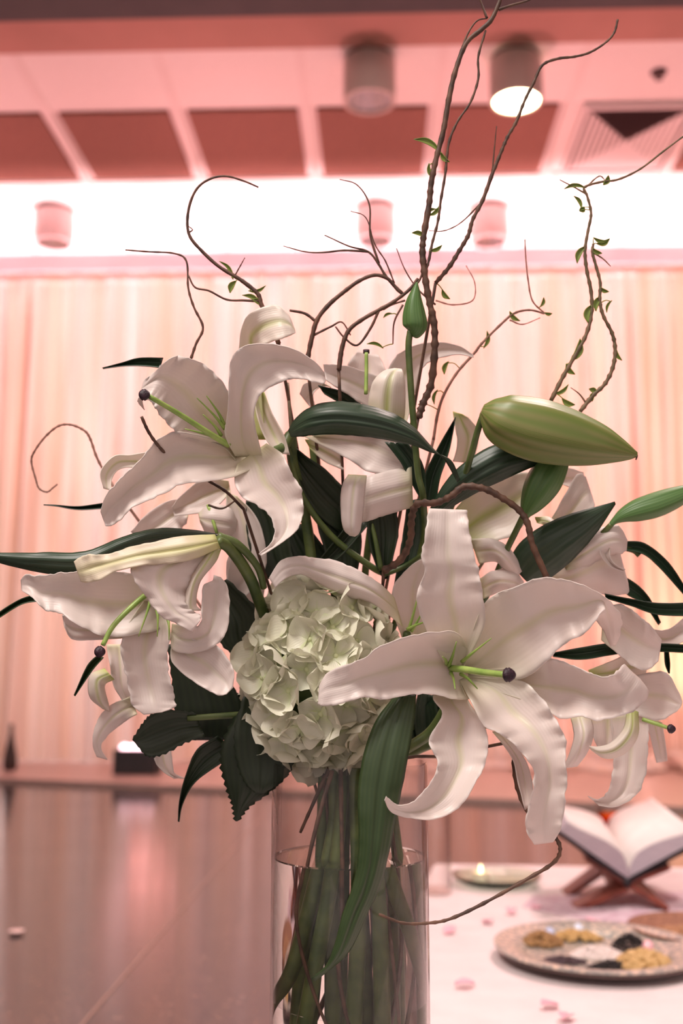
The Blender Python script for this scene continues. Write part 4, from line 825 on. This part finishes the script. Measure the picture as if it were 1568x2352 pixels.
# ---- hydrangea
hc = C(735, 1548, 5.2)
f = flower('hydrangea', 'round creamy white hydrangea head in the middle of the bouquet', 'flower', None, (-.010, -.008))
def floret_meshes():
    out = []
    for j in range(5):
        rnd = random.Random(40+j); v, fc, uv = [], [], []; n, m = 7, 8
        L = .0175*rnd.uniform(.92, 1.08); W = .0120*rnd.uniform(.95, 1.12); cup = rnd.uniform(.1, .5); ph = rnd.uniform(0, 6)
        for i in range(n+1):
            t = i/n; r = t*L; w_ = W*(math.sin(min(1, t*.88+.06)*math.pi)**.62)
            for k in range(m+1):
                s = -1+2*k/m; z = cup*.010*(t*t)-.004*math.sin(t*3.1)*(1-s*s)*.5+.0022*abs(s)**2*t+.0007*math.sin(s*2.2+ph+t*3)-(.0022*max(0, t-.7)/.3 if j % 2 else 0)
                v.append((r-(.0022*s*s*t), s*w_, z)); uv.append((k/m, t))
        for i in range(n):
            for k in range(m): a = i*(m+1)+k; fc.append((a, a+1, a+m+2, a+m+1))
        me = bpy.data.meshes.new('floret_petal'); me.from_pydata(v, [], fc); me.shade_smooth(); l = me.uv_layers.new(name='uv')
        for p in me.polygons:
            for li in p.loop_indices: l.data[li].uv = uv[me.loops[li].vertex_index]
        me.materials.append(HYD); out.append(me)
    return out
FM = floret_meshes()
bm = bmesh.new(); bmesh.ops.create_uvsphere(bm, u_segments=10, v_segments=8, radius=.0022); CENTER = bpy.data.meshes.new('floret'); bm.to_mesh(CENTER); bm.free(); CENTER.materials.append(mat('floret_centre', (.55, .60, .34), .5)); CENTER.shade_smooth()
def hydrangea_head(parent, c):
    core = []
    bm = bmesh.new(); bmesh.ops.create_uvsphere(bm, u_segments=24, v_segments=16, radius=1)
    for q in bm.verts: q.co = R3@Vector((q.co.x*.042, q.co.y*.052, q.co.z*.038))+c
    from_bm('flower_head_core', bm, STEM, parent, smooth=True)
    N_ = 96; rnd = random.Random(5)
    base = wloc(parent)
    for i in range(N_):
        z = 1-2*(i+.5)/N_; r = math.sqrt(1-z*z); a = i*2.39996
        d = Vector((r*math.cos(a), r*math.sin(a), z))       # local camera axes, +z towards viewer
        if d.z < -.35: continue
        k = rnd.uniform(.88, 1.05)
        p = c + R3@Vector((d.x*.0515*k, d.y*.0660*k, d.z*.050*k))
        nrm = (R3@Vector((d.x/.058, d.y/.07, d.z/.055))).normalized()
        nrm = (nrm+Vector((rnd.uniform(-.35, .35), rnd.uniform(-.35, .35), rnd.uniform(-.35, .35)))).normalized()
        o = bpy.data.objects.new('floret', CENTER); COL.objects.link(o); o.parent = parent
        q = nrm.to_track_quat('Z', 'Y'); o.rotation_mode = 'QUATERNION'
        o.rotation_quaternion = q@Matrix.Rotation(rnd.uniform(0, 6.28), 3, 'Z').to_quaternion(); o.location = p-base
        for t in range(4):
            g = bpy.data.objects.new('petal', FM[rnd.randrange(5)]); COL.objects.link(g); g.parent = o
            g.rotation_euler = (rnd.uniform(-.3, .3), rnd.uniform(-.55, -.10), t*math.pi/2+rnd.uniform(-.2, .2)); s = rnd.uniform(.95, 1.22); g.scale = (s, s, s)
hydrangea_head(f, hc)
vase_stem(f, [(735,1560,5.5),(750,1700,6)], (-.012,-.002), (-.010,-.008), .0055)
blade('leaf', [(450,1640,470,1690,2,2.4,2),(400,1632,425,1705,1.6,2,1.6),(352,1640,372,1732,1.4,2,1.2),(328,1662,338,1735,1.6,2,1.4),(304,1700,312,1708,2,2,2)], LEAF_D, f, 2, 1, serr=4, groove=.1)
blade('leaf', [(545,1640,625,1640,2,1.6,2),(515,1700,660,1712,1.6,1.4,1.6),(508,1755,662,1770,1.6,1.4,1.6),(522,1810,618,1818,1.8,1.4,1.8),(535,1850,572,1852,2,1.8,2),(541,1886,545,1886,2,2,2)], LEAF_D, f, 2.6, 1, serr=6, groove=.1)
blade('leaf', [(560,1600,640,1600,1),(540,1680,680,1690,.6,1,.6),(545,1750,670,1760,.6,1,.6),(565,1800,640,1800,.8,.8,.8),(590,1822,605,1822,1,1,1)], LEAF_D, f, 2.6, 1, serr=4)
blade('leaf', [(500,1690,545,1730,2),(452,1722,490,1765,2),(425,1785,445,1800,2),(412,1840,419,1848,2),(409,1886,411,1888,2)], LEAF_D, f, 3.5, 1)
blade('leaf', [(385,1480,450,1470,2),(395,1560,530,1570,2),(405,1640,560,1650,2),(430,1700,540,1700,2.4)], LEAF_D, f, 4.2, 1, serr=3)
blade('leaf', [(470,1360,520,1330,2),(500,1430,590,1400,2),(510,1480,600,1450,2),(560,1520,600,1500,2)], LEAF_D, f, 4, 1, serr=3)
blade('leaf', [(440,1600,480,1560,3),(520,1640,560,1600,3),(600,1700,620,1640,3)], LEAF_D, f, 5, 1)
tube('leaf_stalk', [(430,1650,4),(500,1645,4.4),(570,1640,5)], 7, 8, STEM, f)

# ---- greenery filling the heart of the bouquet
f = flower('foliage_stem', 'leafy dark green stem in the heart of the bouquet', 'foliage', None, (-.018, .012))
vase_stem(f, [(720,1020,8),(735,1150,8),(765,1300,9),(775,1500,9.5),(785,1680,8.5)], (-.004,.010), (-.012,.012), .0046)
for st in ([(565,1150,600,1130,2),(565,1210,655,1190,2),(575,1270,670,1270,2),(600,1330,690,1330,2)],
           [(700,1090,740,1080,2),(720,1170,800,1150,2),(740,1250,830,1230,2),(770,1330,820,1320,2)],
           [(840,1160,905,1150,1),(845,1230,915,1220,1),(860,1290,900,1290,1),(880,1330,890,1330,1)],
           [(935,1150,965,1145,1),(925,1230,975,1220,1),(915,1290,960,1290,1),(905,1345,930,1340,1)],
           [(640,1220,700,1200,3),(660,1290,760,1280,3),(690,1350,780,1340,3)],
           [(930,1660,1000,1600,3),(940,1700,1010,1680,3),(960,1730,990,1720,3)],
           [(960,1590,1010,1600,3),(950,1650,1020,1650,3),(960,1720,1000,1720,3)],
           [(1000,1150,1030,1140,3),(985,1220,1030,1210,3),(975,1280,1010,1280,3)],
           [(820,1180,850,1200,1),(770,1240,790,1270,1),(730,1290,740,1310,1)]):
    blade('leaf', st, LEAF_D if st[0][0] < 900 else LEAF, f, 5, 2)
tube('side_stem', [(655,1000,5),(690,1130,5.5),(760,1230,6),(850,1300,6.5),(890,1320,7)], 7, 9, STEM, f)
tube('side_stem', [(670,1000,4.5),(665,940,5),(660,880,6)], 5, 4, BARK_G, f)
tube('side_stem', [(875,1310,6),(862,1240,6),(850,1190,6.5)], 7, 5, STEM, f)
tube('side_stem', [(880,1320,6),(930,1300,6),(975,1270,5)], 7, 6, STEM, f)

# ---- curly willow
GW = 'curly willow branches'
def wleaf(parent, x, y, z, dx_, dy_, w_=9, near=None):
    if near:      # petiole from the nearest twig to the foot of the leaf
        q = min(near, key=lambda p: (p[0]-x)**2+(p[1]-y)**2); d_ = math.hypot(q[0]-x, q[1]-y)
        if 2 < d_ < 90: tube('petiole', [(q[0], q[1], q[2]), ((q[0]+x)/2, (q[1]+y)/2-d_*.12, (q[2]+z)/2), (x+dx_*.12, y+dy_*.12, z)], 1.6, 1.2, LEAF_Y, parent, n=3, seg=5)
    w_ *= .72
    L_ = math.hypot(dx_, dy_); nx, ny = -dy_/L_, dx_/L_
    cv = .16*L_
    st = []
    for t, ww in ((0, .15), (.3, .9), (.65, 1), (1, .08)):
        cx_, cy_ = x+dx_*t+nx*cv*math.sin(t*3.14), y+dy_*t+ny*cv*math.sin(t*3.14)
        st.append((cx_+nx*w_*ww, cy_+ny*w_*ww, cx_-nx*w_*ww, cy_-ny*w_*ww, z, z+.15, z))
    blade('leaf', st, LEAF_Y, parent, 0, .3, n=3, na=4, thick=.0003, groove=.02)
def willow(label, foot, main, r0, r1, twigs=(), leaves=(), z=4, m=BARK, nk=(0, .03), tz=None):
    f = flower('willow_branch', label, 'branch', GW, foot)
    pts = [p if len(p) == 3 else (p[0], p[1], z) for p in main]
    tube('branch', pts, r0, r1, m, f, n=7, seg=8, bumpy=.35)
    # the hidden lower part down into the vase
    a = C(*pts[0]); b = invase(nk[0], nk[1], RIM_Z-.01); c = invase(foot[0], foot[1], TABLE+.022)
    tube('lower_branch', [a, a.lerp(b, .5)+Vector((.0, .028, 0)), b, b.lerp(c, .35)+Vector((.008, 0, 0)), b.lerp(c, .7)+Vector((-.008, .004, 0)), c], .0012, .0014, m, f, n=8, px=False)
    for tw in twigs:
        tp = [p if len(p) == 3 else (p[0], p[1], z) for p in tw[2:]]
        tube('twig', tp, tw[0], tw[1], m, f, n=6, seg=6, bumpy=.3)
    near = vcat(pts, 6)
    for tw in twigs: near += vcat([p if len(p) == 3 else (p[0], p[1], z) for p in tw[2:]], 5)
    for l in leaves: wleaf(f, l[0], l[1], z-.1, *l[2:], **{'near': near})
    return f
willow('tallest willow branch rising past the small upright bud to the top edge', (.006, .034),
  [(960,960),(972,925),(990,880),(998,800),(996,740),(985,690),(975,630),(970,580),(973,540),(985,470),(990,420),(1000,370),(1018,300),(1030,230),(1045,165),(1070,100),(1105,68),(1128,45),(1148,0),(1158,-40)], 8, 5,
  twigs=[(3.5,2.5,(977,622),(984,600),(992,560),(1005,510),(1012,460),(1022,400),(1030,330),(1050,280),(1080,235),(1098,180),(1098,130),(1115,70)),
         (3,1.5,(1062,108),(1075,75),(1095,48),(1118,42)), (3,1.5,(1118,42),(1108,15),(1095,-20)), (4,1.6,(1145,22),(1175,12),(1210,2),(1240,-12)),
         (3,2,(975,610),(965,640),(955,655))],
  leaves=[(1010,350,-60,-30),(1012,350,20,22,7),(985,375,12,35,6),(1000,480,-25,14,6),(975,545,-30,-10,7),(985,575,30,-12,6),(985,495,22,-20,6)], z=3)
willow('willow branch forking right toward the lit ceiling lamp', (.016, .030),
  [(1000,650),(1030,615),(1055,575),(1075,540),(1085,505),(1108,460),(1130,400),(1150,350),(1165,315),(1185,280),(1205,230),(1225,190),(1245,150),(1280,135),(1320,130),(1355,120),(1390,98),(1410,75),(1418,45)], 5, 2.5,
  twigs=[(2,1,(1108,462),(1060,510),(1020,530),(985,530)), (2,1,(1130,395),(1135,340),(1140,290))],
  leaves=[(1015,665,18,22,7)], z=4)
willow('willow branch curling into a hook at the upper left', (-.028, .030),
  [(640,790),(618,730),(600,700),(592,675),(560,648),(535,632),(500,610),(465,578),(437,545),(430,510),(437,465),(455,430),(485,410),(520,405),(560,416),(593,430)], 6, 2,
  twigs=[(3,2,(595,692),(560,690),(520,688),(480,668),(448,660),(432,632)), (2,1,(540,632),(552,610),(562,592)), (3.5,1.6,(438,825),(450,790),(466,752),(445,705),(432,660),(428,600),(400,582),(340,578),(288,574)),(2,1,(430,535),(442,528),(430,518))],
  leaves=[(535,642,-32,-42,5),(542,645,-14,28,9),(570,668,40,-12,5),(598,700,-42,-22,7),(600,702,-20,-14,8)], z=4)
willow('forked grey-brown willow branch right of the upper left lily', (-.010, .036),
  [(705,830),(715,780),(728,735),(755,700),(790,670),(825,645),(860,632),(890,640),(912,665),(925,675)], 6, 4,
  twigs=[(4,3,(725,738),(700,720),(665,713)), (4,1.5,(922,672),(890,640),(868,605),(845,578),(800,565),(745,540)), (3,1.2,(845,578),(790,575),(740,580),(700,578),(650,565)), (3,1.5,(720,770),(760,750),(785,740),(805,770)), (3,1,(870,605),(850,540),(848,470),(820,425),(780,412)),(2,1,(905,650),(885,600),(860,560),(840,500),(805,485)),(2.5,1,(1000,700),(960,665),(930,620),(910,570))], z=5)
willow('willow branch bending right behind the stigma of the back lily', (.014, .036),
  [(778,850),(785,800),(800,760),(830,735),(870,712),(905,692),(940,665),(960,640)], 6, 4,
  twigs=[(4,2,(870,712),(850,755),(820,793),(790,775),(770,750)), (2.5,1.5,(930,690),(900,700),(880,712)), (3,1.5,(925,700),(905,740),(902,790))],
  leaves=[(900,720,-20,10,4),(880,800,-38,-10,5)], z=5)
willow('leafy willow twig at the right rising to the ceiling vent', (.034, .030),
  [(1265,920),(1290,870),(1318,820),(1345,770),(1358,720),(1357,670),(1347,620),(1343,575),(1350,530),(1357,490),(1348,450),(1342,430),(1380,418),(1420,412),(1470,388),(1530,342),(1580,305)], 5, 2,
  twigs=[(2.5,1.2,(1345,445),(1318,430),(1285,413)),(2,1,(1345,430),(1375,405),(1390,415))],
  leaves=[(1345,565,-20,40,9),(1358,700,-8,42,10),(1310,830,22,-52,12),(1300,835,20,25,8),(1270,905,35,-22,6),(1290,915,30,15,9),(1345,432,-50,2,6),(1385,425,12,-22,8),(1335,480,-18,-30,6),(1330,485,12,-10,9)], z=6, m=BARK_G)
willow('leafy willow twig at the far right curving beside its neighbour', (.040, .028),
  [(1332,945),(1360,910),(1390,880),(1408,840),(1412,800),(1405,765),(1385,725),(1377,690),(1378,650),(1368,610),(1360,580),(1362,560)], 5, 3,
  twigs=[(2.5,1,(1362,580),(1385,595),(1402,612)),(2.5,1,(1345,925),(1330,905),(1310,890))],
  leaves=[(1370,560,30,-12,8),(1360,570,22,12,7),(1380,680,-12,35,9),(1378,660,20,10,6),(1414,800,14,28,6),(1370,905,-18,-12,8),(1405,690,-12,28,4),(1362,545,32,8,6),(1365,900,-5,22,7)], z=6, m=BARK_G)
willow('thin pale willow twig right of centre reaching toward the back row lamp', (.024, .038),
  [(995,1010),(1005,950),(1020,905),(1050,855),(1090,810),(1105,790),(1150,745),(1180,720),(1215,712),(1250,720)], 4, 2.5,
  twigs=[(2,1.5,(1248,718),(1222,690),(1212,640),(1207,590),(1205,550)),(2,1,(1000,690),(1040,700),(1085,690),(1090,650),(1070,610)),(2,1,(1170,735),(1200,745),(1240,730))],
  leaves=[(1170,715,24,22,7),(1110,800,8,-40,6),(1030,830,-10,30,7),(1240,705,8,-22,5),(1005,895,-8,34,5),(960,930,20,-26,5),(1250,718,18,2,5)], z=8, m=BARK_P)
willow('faint pale willow tendril curling in a loop at the far left', (-.044, .010),
  [(245,1095),(222,1050),(208,1010),(195,990),(165,976),(135,978),(105,1002),(80,1035),(72,1060),(82,1100),(90,1122),(108,1130),(122,1120),(132,1112)], 3.2, 2, z=12, m=BARK_P, nk=(-.03, .02))
willow('thick brown willow branch arching over behind the front lily', (.026, -.020),
  [(880,1312,4),(920,1285,3.5),(942,1240,3),(945,1190,2.4),(958,1158,2),(1000,1155,1.6),(1035,1140,1.2),(1065,1118,1),(1110,1122,.8),(1150,1142,.8),(1192,1172,.8),(1212,1205,.6),(1222,1250,.6),(1255,1326,.8)], 8, 7, nk=(.02, .0))
willow('thin willow twig hanging beneath the front lily and reaching back across the vase', (.034, -.012),
  [(1190,1700,2),(1180,1745,1),(1188,1810,0),(1215,1868,-1),(1270,1918,-1.6),(1286,1950,-2),(1270,1982,-2),(1205,2022,-2.2),(1110,2075,-2.4),(1035,2110,-2.6),(985,2120,-2.8),(925,2120,-3),(870,2100,-3.2)], 5, 3, nk=(.03, .0))
willow('short dark willow tip between the petals of the upper left lily', (-.030, -.014),
  [(560,1170,4),(520,1130,3.2),(480,1105,3),(440,1080,3),(390,1050,2),(362,1022,0),(340,990,-.6),(325,957,-1)], 4, 3.5, nk=(-.02, .0), twigs=[(3,2,(478,1160),(510,1168),(540,1150))], z=5)
# willow tips inside the vase
for lb, foot, pts in (('thin willow twig looping down the left inside of the vase', (-.02, -.03), [(-.012,-.028,RIM_Z-.004),(-.022,-.034,WATER_Z+.03),(-.030,-.034,WATER_Z-.005),(-.034,-.030,WATER_Z-.04),(-.020,-.034,WATER_Z-.09),(.004,-.038,WATER_Z-.14)]),
                      ('willow twig crossing low inside the vase from left to right', (.03, -.02), [(-.006,-.024,RIM_Z-.004),(-.004,-.036,WATER_Z-.03),(-.006,-.040,WATER_Z-.07),(.006,-.038,WATER_Z-.12),(.030,-.030,WATER_Z-.145),(.036,-.018,WATER_Z-.19)]),
                      ('short broken willow twig above the water at the left of the vase', (-.03, .01), [(-.014,-.01,RIM_Z-.002),(-.026,-.014,RIM_Z-.028),(-.036,-.012,RIM_Z-.05)]),
                      ('willow twig leaning on the right inside of the vase', (.03, .0), [(.030,-.01,RIM_Z+.0),(.026,-.02,RIM_Z-.02),(.020,-.02,WATER_Z+.01),(.028,-.02,WATER_Z-.08),(.034,-.02,WATER_Z-.15)])):
    f = flower('willow_twig', lb, 'twig', 'willow twigs in the vase', foot)
    tube('branch', [invase(*p) for p in pts], .0016, .0011, BARK, f, n=7, seg=6, px=False, bumpy=.3)
# cut stems crossing in the water
for lb, m, pts in (('thick green cut stem leaning to the left wall of the vase', STEM, [(-.006,.006,RIM_Z-.004),(-.016,-.008,WATER_Z),(-.034,-.018,WATER_Z-.07),(-.050,-.006,WATER_Z-.10)]),
                ('green cut stem leaning left, low in the vase', STEM, [(-.004,-.006,RIM_Z-.01),(-.012,-.02,WATER_Z-.02),(-.030,-.026,WATER_Z-.12),(-.042,-.024,WATER_Z-.18)]),
                ('green cut stem standing upright in the middle of the vase', STEM, [(.004,-.01,RIM_Z-.004),(.006,-.02,WATER_Z-.03),(.002,-.022,WATER_Z-.12),(-.004,-.02,TABLE+.024)]),
                ('thick green cut stem at the right of the vase', STEM, [(.014,-.012,RIM_Z-.004),(.018,-.018,WATER_Z-.01),(.020,-.022,WATER_Z-.10),(.024,-.022,TABLE+.024)]),
                ('green cut stem bending to the right wall of the vase', STEM, [(.010,-.002,RIM_Z-.004),(.022,-.016,WATER_Z),(.038,-.014,WATER_Z-.05),(.046,.0,WATER_Z-.09)])):
    W = [invase(*p) for p in pts]
    f = empty('cut_stem', W[-1], lb, 'stem', 'cut stems in the vase')
    tube('stalk', W, .0048, .0056, m, f, n=7, seg=12, px=False)
